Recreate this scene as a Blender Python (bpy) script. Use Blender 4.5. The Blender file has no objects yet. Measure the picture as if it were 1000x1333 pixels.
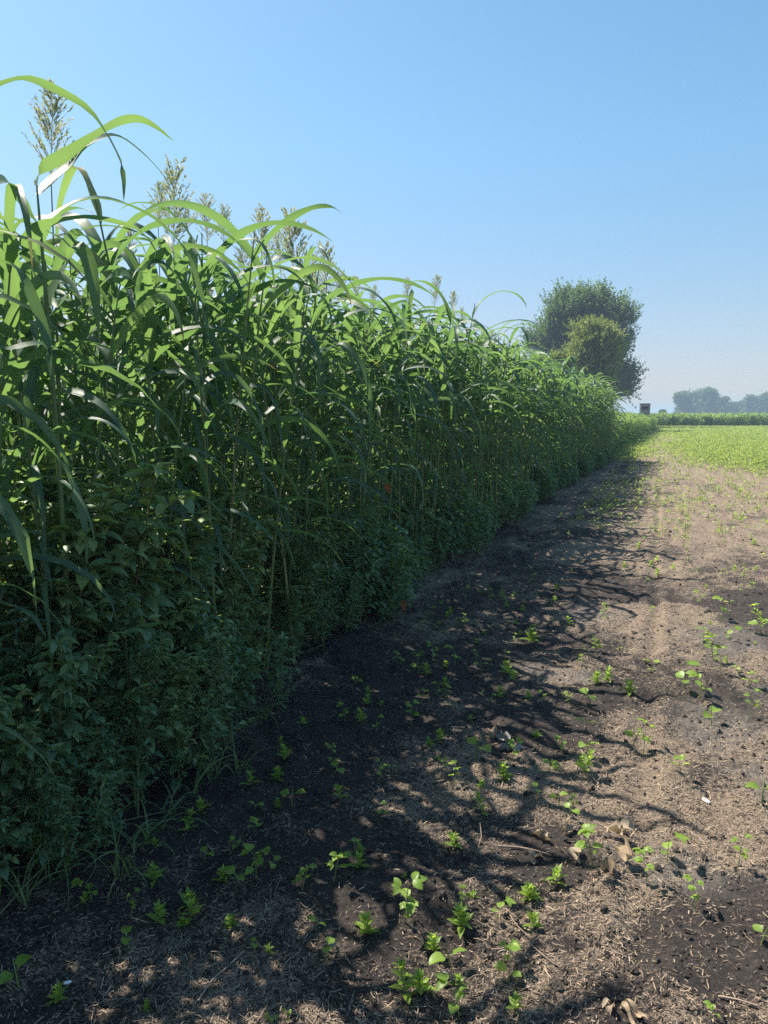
import bpy, math, random
import numpy as np
from mathutils import Matrix, Vector, Euler

R = math.radians
rng = np.random.default_rng(7)
random.seed(7)
scene = bpy.context.scene
COL = scene.collection

# ------------------------------------------------------------------ camera
CAM_H = 1.55
PITCH, YAW = 7.3, 20.5
FPX = 963.0
cam_d = bpy.data.cameras.new('camera')
cam = bpy.data.objects.new('camera', cam_d)
COL.objects.link(cam)
cam.location = (0, 0, CAM_H)
cam.rotation_euler = (R(90 - PITCH), 0, R(YAW))
cam_d.sensor_fit = 'VERTICAL'
cam_d.sensor_height = 24
cam_d.lens = FPX / 1333 * 24
cam_d.clip_start = 0.05
cam_d.clip_end = 12000
scene.camera = cam
CROT = np.array(Euler((R(90 - PITCH), 0, R(YAW))).to_matrix())
CPOS = np.array([0, 0, CAM_H])


def ray(px, py):
    d = np.array([(px - 500) / FPX, -(py - 666.5) / FPX, -1.0])
    return CROT @ d


def on_ground(px, py, z=0.0):
    d = ray(px, py)
    t = (z - CAM_H) / d[2]
    return CPOS + d * t


def on_plane_x(px, py, x):
    d = ray(px, py)
    return CPOS + d * (x / d[0])


def at_depth(px, py, dep):
    return CPOS + ray(px, py) * dep


# ------------------------------------------------------------------ noise
def hash2(ix, iy, seed):
    n = (ix.astype(np.int64) * 374761393 + iy.astype(np.int64) * 668265263 + seed * 1274126177) & 0xFFFFFFFF
    n = ((n ^ (n >> 13)) * 1274126177) & 0xFFFFFFFF
    n = ((n ^ (n >> 16)) * 2246822519) & 0xFFFFFFFF
    return ((n ^ (n >> 15)) & 0xFFFFFF) / float(0xFFFFFF)


def vnoise(x, y, seed=0):
    x = np.asarray(x, float); y = np.asarray(y, float)
    ix = np.floor(x); iy = np.floor(y)
    fx = x - ix; fy = y - iy
    fx = fx * fx * (3 - 2 * fx); fy = fy * fy * (3 - 2 * fy)
    a = hash2(ix, iy, seed); b = hash2(ix + 1, iy, seed)
    c = hash2(ix, iy + 1, seed); d = hash2(ix + 1, iy + 1, seed)
    return (a * (1 - fx) + b * fx) * (1 - fy) + (c * (1 - fx) + d * fx) * fy


def fbm(x, y, seed=0, o=3):
    s = 0; a = 0.5; t = 0
    for i in range(o):
        s = s + a * vnoise(np.asarray(x) * 2 ** i, np.asarray(y) * 2 ** i, seed + i * 17)
        t += a; a *= .5
    return s / t


def sstep(a, b, x):
    t = np.clip((np.asarray(x, float) - a) / (b - a), 0, 1)
    return t * t * (3 - 2 * t)


# ------------------------------------------------------------------ ground functions
def ground_z(x, y):
    x = np.asarray(x, float); y = np.asarray(y, float)
    d = np.hypot(x, y)
    near = 1 - sstep(30, 70, d)
    z = (fbm(x / .9, y / .9, 3) - .5) * .05
    z = z + (fbm(x / .13, y / .13, 9, 3) - .5) * .060 * (1 - .6 * bare(x, y))
    z = z + (vnoise(x / .036, y / .036, 21) - .5) * .017 * (1 - .6 * bare(x, y))
    w = x - .015 * np.sin(y * 1.3)
    z = z - .022 * np.exp(-(w / .035) ** 2) * (.5 + .5 * vnoise(y * 3, y * 0, 5))
    z = z + .012 * np.exp(-((np.abs(w) - .09) / .04) ** 2)
    return z * near


def bare(x, y):
    """smooth crusted soil with hardly any straw on it"""
    x = np.asarray(x, float); y = np.asarray(y, float)
    n = (fbm(x / .35, y / .35, 40) - .5)
    b = 0
    for (cx, cy, rx, ry, rot) in ((1.15, 6.6, .85, 1.15, -.25), (-.3, 2.55, .16, .22, .3), (.25, 2.3, .22, .33, -.5), (.75, 3.3, .2, .3, 0)):
        dx, dy = x - cx, y - cy
        c, s = math.cos(rot), math.sin(rot)
        u, v = (dx * c + dy * s) / rx, (-dx * s + dy * c) / ry
        b = np.maximum(b, 1 - sstep(.7, 1.15, np.sqrt(u * u + v * v) + n * .9))
    return b


def dusty(x, y):
    x = np.asarray(x, float); y = np.asarray(y, float)
    n = (fbm(x / .3, y / .3, 60) - .5)
    b = 0
    for (cx, cy, rx, ry) in ((.95, 4.6, .45, .6), (.45, 5.6, .3, .7), (-.4, 6.0, .3, .3), (.7, 3.4, .35, .35), (-.55, 4.45, .25, .2), (.1, 2.6, .3, .25), (.3, 4.0, .25, .4)):
        u, v = (x - cx) / rx, (y - cy) / ry
        b = np.maximum(b, 1 - sstep(.5, 1.2, np.sqrt(u * u + v * v) + n * 1.2))
    return b


def residue(x, y):
    x = np.asarray(x, float); y = np.asarray(y, float)
    r = .30 + 1.6 * (fbm(x / .5, y / .75, 80, 4) - .45) - .22 * (1 - sstep(-1.3, .0, x)) + .15 * sstep(-.4, .3, x)  # straw also carries painted shade: thinner by the crop, thicker on the sunlit side
    r = r + .55 * (fbm(x / .10, y / .10, 90, 2) - .5)
    r = r + .30 * sstep(4, 12, y) - .10 * (1 - sstep(2, 4.5, y))
    return np.clip(r, 0.04, 1) * (1 - .88 * bare(x, y)) * (1 - .45 * dusty(x, y))


# ------------------------------------------------------------------ mesh builder (numpy)
class MB:
    def __init__(self):
        self.v = []; self.q = []; self.uv = []; self.r = []; self.n = 0

    def add(self, v, q, uv=None, r=None):
        v = np.asarray(v, np.float64).reshape(-1, 3)
        q = np.asarray(q, np.int64).reshape(-1, 4)
        self.v.append(v); self.q.append(q + self.n)
        self.uv.append(np.full((len(v), 2), .25) if uv is None else np.asarray(uv).reshape(-1, 2))
        if r is None: r = 0.5
        self.r.append(np.full(len(v), r) if np.isscalar(r) else np.asarray(r).reshape(-1))
        self.n += len(v)
        return self

    def merge(self, o):
        for v, q, uv, r in zip(o.v, o.q, o.uv, o.r):
            self.v.append(v); self.q.append(q - 0); self.uv.append(uv); self.r.append(r)
        raise NotImplementedError

    def mesh(self, name, smooth=True, origin=None):
        v = np.concatenate(self.v); q = np.concatenate(self.q)
        uv = np.concatenate(self.uv); r = np.concatenate(self.r)
        if origin is not None: v = v - np.asarray(origin)
        me = bpy.data.meshes.new(name)
        me.vertices.add(len(v)); me.vertices.foreach_set('co', v.astype(np.float32).ravel())
        me.loops.add(len(q) * 4); me.loops.foreach_set('vertex_index', q.astype(np.int32).ravel())
        me.polygons.add(len(q))
        me.polygons.foreach_set('loop_start', np.arange(0, len(q) * 4, 4, dtype=np.int32))
        me.polygons.foreach_set('loop_total', np.full(len(q), 4, dtype=np.int32))
        me.polygons.foreach_set('use_smooth', np.full(len(q), smooth))
        ul = me.uv_layers.new(name='UVMap')
        ul.data.foreach_set('uv', uv[q.ravel()].astype(np.float32).ravel())
        at = me.attributes.new('rnd', 'FLOAT', 'POINT')
        at.data.foreach_set('value', r.astype(np.float32))
        me.update(calc_edges=True)
        return me


def obj(name, me, mat=None, parent=None, loc=None):
    o = bpy.data.objects.new(name, me)
    COL.objects.link(o)
    if mat is not None and len(me.materials) == 0: me.materials.append(mat)
    if parent is not None: o.parent = parent
    if loc is not None: o.location = loc
    return o


def tag(o, label=None, cat=None, group=None, kind=None):
    if label: o['label'] = label
    if cat: o['category'] = cat
    if group: o['group'] = group
    if kind: o['kind'] = kind
    return o


def empty(name, loc, rz=0.0):
    o = bpy.data.objects.new(name, None)
    COL.objects.link(o)
    o.location = loc; o.rotation_euler = (0, 0, rz)
    o.empty_display_size = .05
    return o


KIDS = {}


def child(name, me, mat, parent, plabel=None):
    o = obj(name, me, mat, parent)
    KIDS.setdefault(parent.name, []).append(o)
    if plabel: o['label'] = plabel
    return o


def dup(root, loc, rz=0.0, sc=1.0, tilt=(0, 0)):
    r = root.copy(); COL.objects.link(r)
    r.location = loc; r.rotation_euler = (tilt[0], tilt[1], rz)
    r.scale = (sc, sc, sc) if np.isscalar(sc) else sc
    for k in list(r.keys()):
        if k in ('label', 'group'): del r[k]
    for ch in KIDS.get(root.name, []):
        c = ch.copy(); COL.objects.link(c); c.parent = r
        KIDS.setdefault(r.name, []).append(c)
    return r


# ---- strips: a leaf is a bent, folded, twisted ribbon with a midrib
def prof_grass(s):
    return np.minimum(1, (s / .12 + .28)) * np.clip(1 - s ** 2.6, 0, 1) ** .9 + .015


def prof_ovate(s):
    return np.clip(np.sin(np.pi * np.clip(s, 0, 1) ** .78), 0, 1) ** .85 + .03


def prof_lance(s):
    return np.clip(np.sin(np.pi * np.clip(s, 0, 1) ** .7), 0, 1) ** 1.1 + .03


def frames(C):
    """C (N,S,3) -> tangent, side, normal with the side kept level"""
    T = np.gradient(C, axis=1)
    T /= np.linalg.norm(T, axis=2, keepdims=True) + 1e-9
    B = np.stack([-T[..., 1], T[..., 0], np.zeros_like(T[..., 0])], -1)
    ln = np.linalg.norm(B, axis=2, keepdims=True)
    # when the ribbon hangs straight down its side keeps the mean direction of the leaf
    mean = C[:, -1:] - C[:, :1]
    Bm = np.stack([-mean[..., 1], mean[..., 0], np.zeros_like(mean[..., 0])], -1)
    Bm /= np.linalg.norm(Bm, axis=2, keepdims=True) + 1e-9
    B = B / (ln + 1e-9)
    flip = np.sign((B * Bm).sum(-1, keepdims=True)); flip[flip == 0] = 1
    B = B * flip
    w = np.clip(ln / .25, 0, 1)
    B = B * w + Bm * (1 - w)
    B -= T * (B * T).sum(-1, keepdims=True)
    B /= np.linalg.norm(B, axis=2, keepdims=True) + 1e-9
    return T, B, np.cross(T, B)


def ribbon(mb, C, W, prof, fold=.15, roll=0, twist=0, wave=0, wfreq=7, rnd=None, rg=rng):
    """C (N,S,3) centre lines, W (N,) full widths"""
    N, S, _ = C.shape
    s = np.linspace(0, 1, S)[None, :]
    W = np.broadcast_to(np.asarray(W, float), (N,))[:, None]
    T, B, Nn = frames(C)
    roll = np.broadcast_to(np.asarray(roll, float), (N,))[:, None]
    twist = np.broadcast_to(np.asarray(twist, float), (N,))[:, None]
    a = (roll + twist * s)[..., None]
    B2 = B * np.cos(a) + Nn * np.sin(a)
    N2 = Nn * np.cos(a) - B * np.sin(a)
    w = (W * prof(s))[..., None] * .5
    fo = np.broadcast_to(np.asarray(fold, float), (N,))[:, None, None]
    ph = rg.uniform(0, 6.28, (N, 1)); fq = rg.uniform(.7, 1.3, (N, 1)) * wfreq
    wv = (wave * np.sin(s * fq + ph))[..., None]
    wv2 = (wave * np.sin(s * fq * 1.13 + ph + 2.1))[..., None]
    V = np.stack([C - B2 * w + N2 * (w * fo * 2 + w * wv), C, C + B2 * w + N2 * (w * fo * 2 + w * wv2)], 2)
    idx = np.arange(N * S * 3).reshape(N, S, 3)
    q1 = np.stack([idx[:, :-1, 0], idx[:, :-1, 1], idx[:, 1:, 1], idx[:, 1:, 0]], -1).reshape(-1, 4)
    q2 = np.stack([idx[:, :-1, 1], idx[:, :-1, 2], idx[:, 1:, 2], idx[:, 1:, 1]], -1).reshape(-1, 4)
    uv = np.zeros((N, S, 3, 2))
    uv[..., 0] = np.array([0, .5, 1.0]); uv[..., 1] = s[..., None]
    if rnd is None: rnd = rg.uniform(0, 1, N)
    rr = np.broadcast_to(np.asarray(rnd, float).reshape(-1, 1, 1), (N, S, 3))
    mb.add(V, np.concatenate([q1, q2]), uv, rr)
    return mb


def arc(P, az, th0, th1, L, S, p=1.5, bend=0.0, kink=None):
    """centre lines that leave P at elevation th0 and bend over to th1"""
    P = np.asarray(P, float).reshape(-1, 3); N = len(P)
    f = lambda a: np.broadcast_to(np.asarray(a, float), (N,))[:, None]
    s = np.linspace(0, 1, S)[None, :]
    th = f(th0) + (f(th1) - f(th0)) * s ** f(p)
    if kink is not None:
        kp, ka = kink
        th = th - f(ka) * (1 / (1 + np.exp(-(s - f(kp)) * 40)))
        th = np.maximum(th, R(-88))
    a = f(az) + f(bend) * s
    ds = f(L) / (S - 1)
    step = np.stack([np.cos(th) * np.cos(a), np.cos(th) * np.sin(a), np.sin(th)], -1) * ds[..., None]
    C = np.cumsum(step, 1) - step[:, :1] + P[:, None, :]
    return C


def tubes(mb, C, rad, n=6, rnd=None, rg=rng):
    """C (N,K,3), rad (N,K) -> N tapered tubes"""
    C = np.asarray(C, float); N, K, _ = C.shape
    rad = np.broadcast_to(np.asarray(rad, float), (N, K))
    T = np.gradient(C, axis=1); T /= np.linalg.norm(T, axis=2, keepdims=True) + 1e-9
    ref = np.where(np.abs(T[..., 2:3]) > .8, np.array([1., 0, 0]), np.array([0, 0, 1.]))
    A = np.cross(T, ref); A /= np.linalg.norm(A, axis=2, keepdims=True) + 1e-9
    Bv = np.cross(T, A)
    t = np.arange(n) / n * 2 * np.pi
    V = C[:, :, None] + rad[:, :, None, None] * (A[:, :, None] * np.cos(t)[None, None, :, None] + Bv[:, :, None] * np.sin(t)[None, None, :, None])
    idx = np.arange(N * K * n).reshape(N, K, n)
    nx = np.roll(idx, -1, axis=2)
    q = np.stack([idx[:, :-1], nx[:, :-1], nx[:, 1:], idx[:, 1:]], -1).reshape(-1, 4)
    uv = np.zeros((N, K, n, 2)); uv[..., 0] = .25
    uv[..., 1] = np.linspace(0, 1, K)[None, :, None]
    if rnd is None: rnd = rg.uniform(0, 1, N)
    rr = np.broadcast_to(np.asarray(rnd, float).reshape(-1, 1, 1), (N, K, n))
    mb.add(V, q, uv, rr)
    return mb


def diamonds(mb, P, D, L, W, rg, rnd=None, curl=.25):
    """small pointed leaves: quads hinged on their midrib (2 quads each)"""
    N = len(P)
    D = D / (np.linalg.norm(D, axis=1, keepdims=True) + 1e-9)
    u = rg.normal(size=(N, 3)); Sd = np.cross(D, u); Sd /= np.linalg.norm(Sd, axis=1, keepdims=True) + 1e-9
    Nn = np.cross(D, Sd)
    L = np.broadcast_to(np.asarray(L, float), (N,))[:, None]; W = np.broadcast_to(np.asarray(W, float), (N,))[:, None]
    m = P + D * L * .45 - Nn * L * curl * .3
    V = np.stack([P, m + Sd * W / 2 + Nn * W * .15, P + D * L - Nn * L * curl, m - Sd * W / 2 + Nn * W * .15], 1)
    idx = np.arange(N * 4).reshape(N, 4)
    if rnd is None: rnd = rg.uniform(0, 1, N)
    mb.add(V, idx, np.tile(np.array([[.3, 0], [.3, .5], [.3, 1], [.3, .5]]), (N, 1, 1)), np.repeat(rnd, 4))
    return mb


def box(mb, lo, hi, r=.5):
    x0, y0, z0 = lo; x1, y1, z1 = hi
    v = [(x0, y0, z0), (x1, y0, z0), (x1, y1, z0), (x0, y1, z0), (x0, y0, z1), (x1, y0, z1), (x1, y1, z1), (x0, y1, z1)]
    q = [(0, 3, 2, 1), (4, 5, 6, 7), (0, 1, 5, 4), (1, 2, 6, 5), (2, 3, 7, 6), (3, 0, 4, 7)]
    mb.add(v, q, None, r)
    return mb


# ------------------------------------------------------------------ materials
def new_mat(name):
    m = bpy.data.materials.new(name); m.use_nodes = True
    nt = m.node_tree; nt.nodes.clear()
    out = nt.nodes.new('ShaderNodeOutputMaterial')
    return m, nt, out


def N(nt, t, **kw):
    n = nt.nodes.new(t)
    for k, v in kw.items(): setattr(n, k, v)
    return n


def ramp(nt, fac, stops):
    r = N(nt, 'ShaderNodeValToRGB')
    e = r.color_ramp.elements
    while len(e) < len(stops): e.new(.5)
    for el, (p, c) in zip(e, stops):
        el.position = p; el.color = (*c, 1)
    if fac is not None: nt.links.new(fac, r.inputs[0])
    return r.outputs[0]


def mixc(nt, fac, a, b, mode='MIX'):
    m = N(nt, 'ShaderNodeMix', data_type='RGBA', blend_type=mode)
    for i, val in ((0, fac), (6, a), (7, b)):
        if isinstance(val, (int, float)): m.inputs[i].default_value = val
        elif isinstance(val, tuple): m.inputs[i].default_value = (*val, 1)
        else: nt.links.new(val, m.inputs[i])
    return m.outputs[2]


def math_n(nt, op, a, b=0.0, c=None, clamp=False):
    m = N(nt, 'ShaderNodeMath', operation=op, use_clamp=clamp)
    for i, val in enumerate((a, b) if c is None else (a, b, c)):
        if isinstance(val, (int, float)): m.inputs[i].default_value = val
        else: nt.links.new(val, m.inputs[i])
    return m.outputs[0]


def leaf_material(name, stops, trans_col, trans=.42, rough=.38, spec=.5, rib=None, veins=0, dead=None, objvar=.35, ribw=.05):
    m, nt, out = new_mat(name)
    L = nt.links
    at = N(nt, 'ShaderNodeAttribute', attribute_name='rnd')
    oi = N(nt, 'ShaderNodeObjectInfo')
    f = math_n(nt, 'ADD', math_n(nt, 'MULTIPLY', at.outputs['Fac'], 1 - objvar), math_n(nt, 'MULTIPLY', oi.outputs['Random'], objvar))
    col = ramp(nt, f, stops)
    tc = N(nt, 'ShaderNodeTexCoord')
    no = N(nt, 'ShaderNodeTexNoise'); no.inputs['Scale'].default_value = 9; no.inputs['Detail'].default_value = 3
    L.new(tc.outputs['Object'], no.inputs['Vector'])
    col = mixc(nt, .55, col, ramp(nt, no.outputs['Fac'], [(.3, (.62, .66, .62)), (.7, (1.25, 1.2, 1.1))]), 'MULTIPLY')
    uv = N(nt, 'ShaderNodeUVMap'); sp = N(nt, 'ShaderNodeSeparateXYZ'); L.new(uv.outputs['UV'], sp.inputs[0])
    tcol = mixc(nt, 1.0, trans_col, ramp(nt, f, [(0, (.7, .8, .7)), (1, (1.15, 1.1, .9))]), 'MULTIPLY')
    if rib:
        d = math_n(nt, 'ABSOLUTE', math_n(nt, 'SUBTRACT', sp.outputs[0], .5))
        rf = math_n(nt, 'SUBTRACT', 1.0, math_n(nt, 'DIVIDE', d, ribw), clamp=True)
        rf = math_n(nt, 'MULTIPLY', rf, .8)
        col = mixc(nt, rf, col, rib)
    if dead:
        # tips and margins of older leaves are dry
        dn = N(nt, 'ShaderNodeTexNoise'); dn.inputs['Scale'].default_value = 5
        L.new(tc.outputs['Object'], dn.inputs['Vector'])
        df = math_n(nt, 'MULTIPLY', math_n(nt, 'SUBTRACT', math_n(nt, 'ADD', sp.outputs[1], math_n(nt, 'MULTIPLY', dn.outputs['Fac'], .5)), 1.17), 9.0, clamp=True)
        df = math_n(nt, 'MULTIPLY', df, math_n(nt, 'GREATER_THAN', at.outputs['Fac'], .72))
        col = mixc(nt, df, col, dead); tcol = mixc(nt, df, tcol, dead)
    pb = N(nt, 'ShaderNodeBsdfPrincipled')
    L.new(col, pb.inputs['Base Color'])
    pb.inputs['Roughness'].default_value = rough
    pb.inputs['Specular IOR Level'].default_value = spec
    tb = N(nt, 'ShaderNodeBsdfTranslucent'); L.new(tcol, tb.inputs['Color'])
    if veins:
        w = math_n(nt, 'SINE', math_n(nt, 'MULTIPLY', sp.outputs[0], veins))
        h = math_n(nt, 'ADD', math_n(nt, 'MULTIPLY', w, .5), math_n(nt, 'MULTIPLY', no.outputs['Fac'], 1.5))
        bp = N(nt, 'ShaderNodeBump'); bp.inputs['Strength'].default_value = .25; bp.inputs['Distance'].default_value = .002
        L.new(h, bp.inputs['Height']); L.new(bp.outputs[0], pb.inputs['Normal'])
    mx = N(nt, 'ShaderNodeMixShader'); mx.inputs[0].default_value = trans
    L.new(pb.outputs[0], mx.inputs[1]); L.new(tb.outputs[0], mx.inputs[2]); L.new(mx.outputs[0], out.inputs[0])
    return m


def plain_material(name, stops, rough=.8, scale=20, spec=.3, bump=.0, objvar=.3):
    m, nt, out = new_mat(name); L = nt.links
    at = N(nt, 'ShaderNodeAttribute', attribute_name='rnd')
    oi = N(nt, 'ShaderNodeObjectInfo')
    tc = N(nt, 'ShaderNodeTexCoord'); no = N(nt, 'ShaderNodeTexNoise'); no.inputs['Scale'].default_value = scale; no.inputs['Detail'].default_value = 4
    L.new(tc.outputs['Object'], no.inputs['Vector'])
    f = math_n(nt, 'ADD', math_n(nt, 'MULTIPLY', at.outputs['Fac'], .7 - objvar), math_n(nt, 'MULTIPLY', oi.outputs['Random'], objvar))
    f = math_n(nt, 'ADD', f, math_n(nt, 'MULTIPLY', no.outputs['Fac'], .3))
    col = ramp(nt, f, stops)
    pb = N(nt, 'ShaderNodeBsdfPrincipled'); L.new(col, pb.inputs['Base Color'])
    pb.inputs['Roughness'].default_value = rough; pb.inputs['Specular IOR Level'].default_value = spec
    if bump:
        bp = N(nt, 'ShaderNodeBump'); bp.inputs['Strength'].default_value = bump; bp.inputs['Distance'].default_value = .01
        L.new(no.outputs['Fac'], bp.inputs['Height']); L.new(bp.outputs[0], pb.inputs['Normal'])
    L.new(pb.outputs[0], out.inputs[0])
    return m


M = {}
M['sorghum_leaf'] = leaf_material('sorghum_leaf', [(0, (.028, .082, .074)), (.4, (.054, .124, .096)), (.92, (.115, .19, .10)), (.97, (.28, .24, .12))], (.215, .36, .105),
                                  trans=.45, rough=.41, spec=.36, rib=(.20, .28, .17), veins=90, dead=(.30, .22, .10))
M['stalk'] = leaf_material('sorghum_stalk', [(0, (.09, .17, .07)), (.6, (.17, .24, .085)), (1, (.28, .27, .13))], (.34, .44, .1), trans=.22, rough=.5)
M['panicle'] = leaf_material('panicle', [(0, (.34, .42, .26)), (.5, (.48, .54, .37)), (1, (.60, .62, .46))], (.5, .5, .3), trans=.4, rough=.6, spec=.3)
M['weed_leaf'] = leaf_material('weed_leaf', [(0, (.085, .18, .115)), (.5, (.15, .25, .13)), (.95, (.25, .33, .12)), (1, (.36, .32, .13))], (.36, .54, .12),
                               trans=.33, rough=.42, spec=.5, rib=(.11, .18, .08))
M['grass'] = leaf_material('grass', [(0, (.07, .14, .07)), (.6, (.13, .21, .09)), (.9, (.22, .26, .11)), (1, (.36, .30, .17))], (.34, .46, .12), trans=.35, rough=.5, spec=.3)
M['weed_stem'] = plain_material('weed_stem', [(0, (.06, .10, .035)), (.6, (.12, .15, .06)), (1, (.20, .13, .08))], .6)
M['soy_leaf'] = leaf_material('soy_leaf', [(0, (.13, .22, .036)), (.5, (.19, .30, .05)), (1, (.26, .37, .07))], (.58, .74, .10),
                              trans=.45, rough=.45, spec=.4, rib=(.2, .32, .1))
M['soy_stem'] = plain_material('soy_stem', [(0, (.12, .2, .05)), (1, (.22, .24, .09))], .6)
M['tree_leaf'] = leaf_material('tree_leaf', [(0, (.045, .095, .055)), (.5, (.075, .14, .07)), (1, (.15, .21, .11))], (.24, .38, .11), trans=.35, rough=.45, objvar=0)
M['yellow_leaf'] = leaf_material('yellow_leaf', [(0, (.12, .165, .042)), (.5, (.19, .235, .055)), (1, (.29, .32, .09))], (.36, .45, .10), trans=.35, rough=.5, objvar=0)
M['far_leaf'] = leaf_material('far_leaf', [(0, (.04, .08, .04)), (.5, (.065, .115, .05)), (1, (.11, .16, .07))], (.2, .32, .08), trans=.3, rough=.55, objvar=.3)
M['corn_leaf'] = leaf_material('corn_leaf', [(0, (.06, .125, .045)), (.5, (.09, .165, .055)), (1, (.14, .22, .08))], (.36, .52, .12), trans=.4, rough=.4, rib=(.2, .28, .12))
M['bean_leaf'] = leaf_material('bean_leaf', [(0, (.12, .185, .05)), (.5, (.17, .24, .065)), (1, (.23, .29, .085))], (.42, .53, .12), trans=.45, rough=.5, spec=.4)
M['bark'] = plain_material('bark', [(0, (.05, .04, .032)), (1, (.16, .13, .10))], .9, scale=6, bump=.5)
M['straw'] = plain_material('straw', [(0, (.03, .024, .02)), (.3, (.085, .062, .047)), (.6, (.25, .185, .13)), (.85, (.45, .345, .25)), (1, (.64, .53, .41))], .75, scale=3, objvar=0)
M['dry_leaf'] = leaf_material('dry_leaf', [(0, (.16, .12, .08)), (.5, (.29, .22, .155)), (1, (.44, .37, .28))], (.4, .3, .18), trans=.2, rough=.7, spec=.3, rib=(.5, .42, .3))
M['grey_leaf'] = leaf_material('grey_leaf', [(0, (.15, .15, .16)), (1, (.32, .31, .31))], (.2, .2, .2), trans=.12, rough=.5, spec=.5, rib=(.35, .33, .3))
M['red_leaf'] = leaf_material('red_leaf', [(0, (.30, .07, .035)), (1, (.42, .13, .06))], (.5, .12, .05), trans=.35, rough=.5)
M['twig'] = plain_material('twig', [(0, (.16, .11, .08)), (1, (.42, .32, .25))], .8, scale=30, bump=.3)
M['crumb'] = plain_material('crumb', [(0, (.016, .014, .013)), (.6, (.04, .034, .03)), (1, (.10, .085, .07))], .95, scale=60, objvar=0)
M['chip'] = plain_material('chip', [(0, (.6, .6, .58)), (1, (.8, .8, .78))], .6)
M['blind'] = plain_material('weathered_board', [(0, (.16, .15, .145)), (1, (.30, .28, .27))], .9, scale=3, bump=.3)
M['blind_shade'] = plain_material('slot_shade', [(0, (.012, .012, .013)), (1, (.025, .025, .025))], .9)
M['roofing'] = plain_material('roof_sheet', [(0, (.16, .16, .17)), (1, (.28, .28, .29))], .6)

# soil
m, nt, out = new_mat('soil'); L = nt.links
tc = N(nt, 'ShaderNodeTexCoord')
res = N(nt, 'ShaderNodeAttribute', attribute_name='residue')
dus = N(nt, 'ShaderNodeAttribute', attribute_name='dusty')
grn = N(nt, 'ShaderNodeAttribute', attribute_name='green')
n1 = N(nt, 'ShaderNodeTexNoise'); n1.inputs['Scale'].default_value = 55; n1.inputs['Detail'].default_value = 6; n1.inputs['Roughness'].default_value = .7
n2 = N(nt, 'ShaderNodeTexNoise'); n2.inputs['Scale'].default_value = 6; n2.inputs['Detail'].default_value = 5
n3 = N(nt, 'ShaderNodeTexNoise'); n3.inputs['Scale'].default_value = 240; n3.inputs['Detail'].default_value = 3
n3.inputs['Distortion'].default_value = 1.2
for n_ in (n1, n2, n3): L.new(tc.outputs['Object'], n_.inputs['Vector'])
soil = ramp(nt, n1.outputs['Fac'], [(.25, (.018, .0155, .0145)), (.5, (.038, .032, .029)), (.75, (.075, .062, .053))])
soil = mixc(nt, .5, soil, ramp(nt, n2.outputs['Fac'], [(.3, (.5, .5, .52)), (.7, (1.7, 1.58, 1.5))]), 'MULTIPLY')
soil = mixc(nt, math_n(nt, 'MULTIPLY', math_n(nt, 'MULTIPLY', dus.outputs['Fac'], n2.outputs['Fac']), 1.9, clamp=True), soil, ramp(nt, n1.outputs['Fac'], [(.3, (.075, .066, .060)), (.7, (.17, .15, .132))]))
straw = ramp(nt, n3.outputs['Fac'], [(.3, (.075, .058, .044)), (.5, (.26, .20, .145)), (.7, (.50, .40, .30))])
rf = math_n(nt, 'ADD', math_n(nt, 'MULTIPLY', res.outputs['Fac'], 1.25), math_n(nt, 'MULTIPLY', math_n(nt, 'SUBTRACT', n1.outputs['Fac'], .5), 2.2))
rf = math_n(nt, 'ADD', rf, math_n(nt, 'MULTIPLY', math_n(nt, 'SUBTRACT', n3.outputs['Fac'], .5), 1.6))
rf = math_n(nt, 'MULTIPLY', math_n(nt, 'SUBTRACT', rf, .40), 2.6, clamp=True)
rf = math_n(nt, 'MULTIPLY', rf, .8)
col = mixc(nt, rf, soil, straw)
col = mixc(nt, grn.outputs['Fac'], col, (.06, .12, .028))
pb = N(nt, 'ShaderNodeBsdfPrincipled'); L.new(col, pb.inputs['Base Color'])
pb.inputs['Roughness'].default_value = .9; pb.inputs['Specular IOR Level'].default_value = .25
bp = N(nt, 'ShaderNodeBump'); bp.inputs['Strength'].default_value = 1.0; bp.inputs['Distance'].default_value = .018
hh = math_n(nt, 'ADD', n1.outputs['Fac'], math_n(nt, 'MULTIPLY', n3.outputs['Fac'], .35))
L.new(hh, bp.inputs['Height']); L.new(bp.outputs[0], pb.inputs['Normal']); L.new(pb.outputs[0], out.inputs[0])
M['soil'] = m

# ------------------------------------------------------------------ sky, sun, haze
SUN_AZ = np.array([-.955, .297]); SUN_EL = 54
world = bpy.data.worlds.new('World'); scene.world = world; world.use_nodes = True
wn = world.node_tree; wn.nodes.clear()
wo = wn.nodes.new('ShaderNodeOutputWorld'); bg = wn.nodes.new('ShaderNodeBackground')
sky = wn.nodes.new('ShaderNodeTexSky'); sky.sky_type = 'NISHITA'; sky.sun_disc = False
sky.sun_elevation = R(SUN_EL)
sky.sun_rotation = math.atan2(SUN_AZ[0], SUN_AZ[1])
sky.altitude = 200; sky.air_density = 1.0; sky.dust_density = .8; sky.ozone_density = 2.0
tint = wn.nodes.new('ShaderNodeMix'); tint.data_type = 'RGBA'; tint.blend_type = 'MULTIPLY'
tint.inputs[0].default_value = 1.0; 
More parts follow.
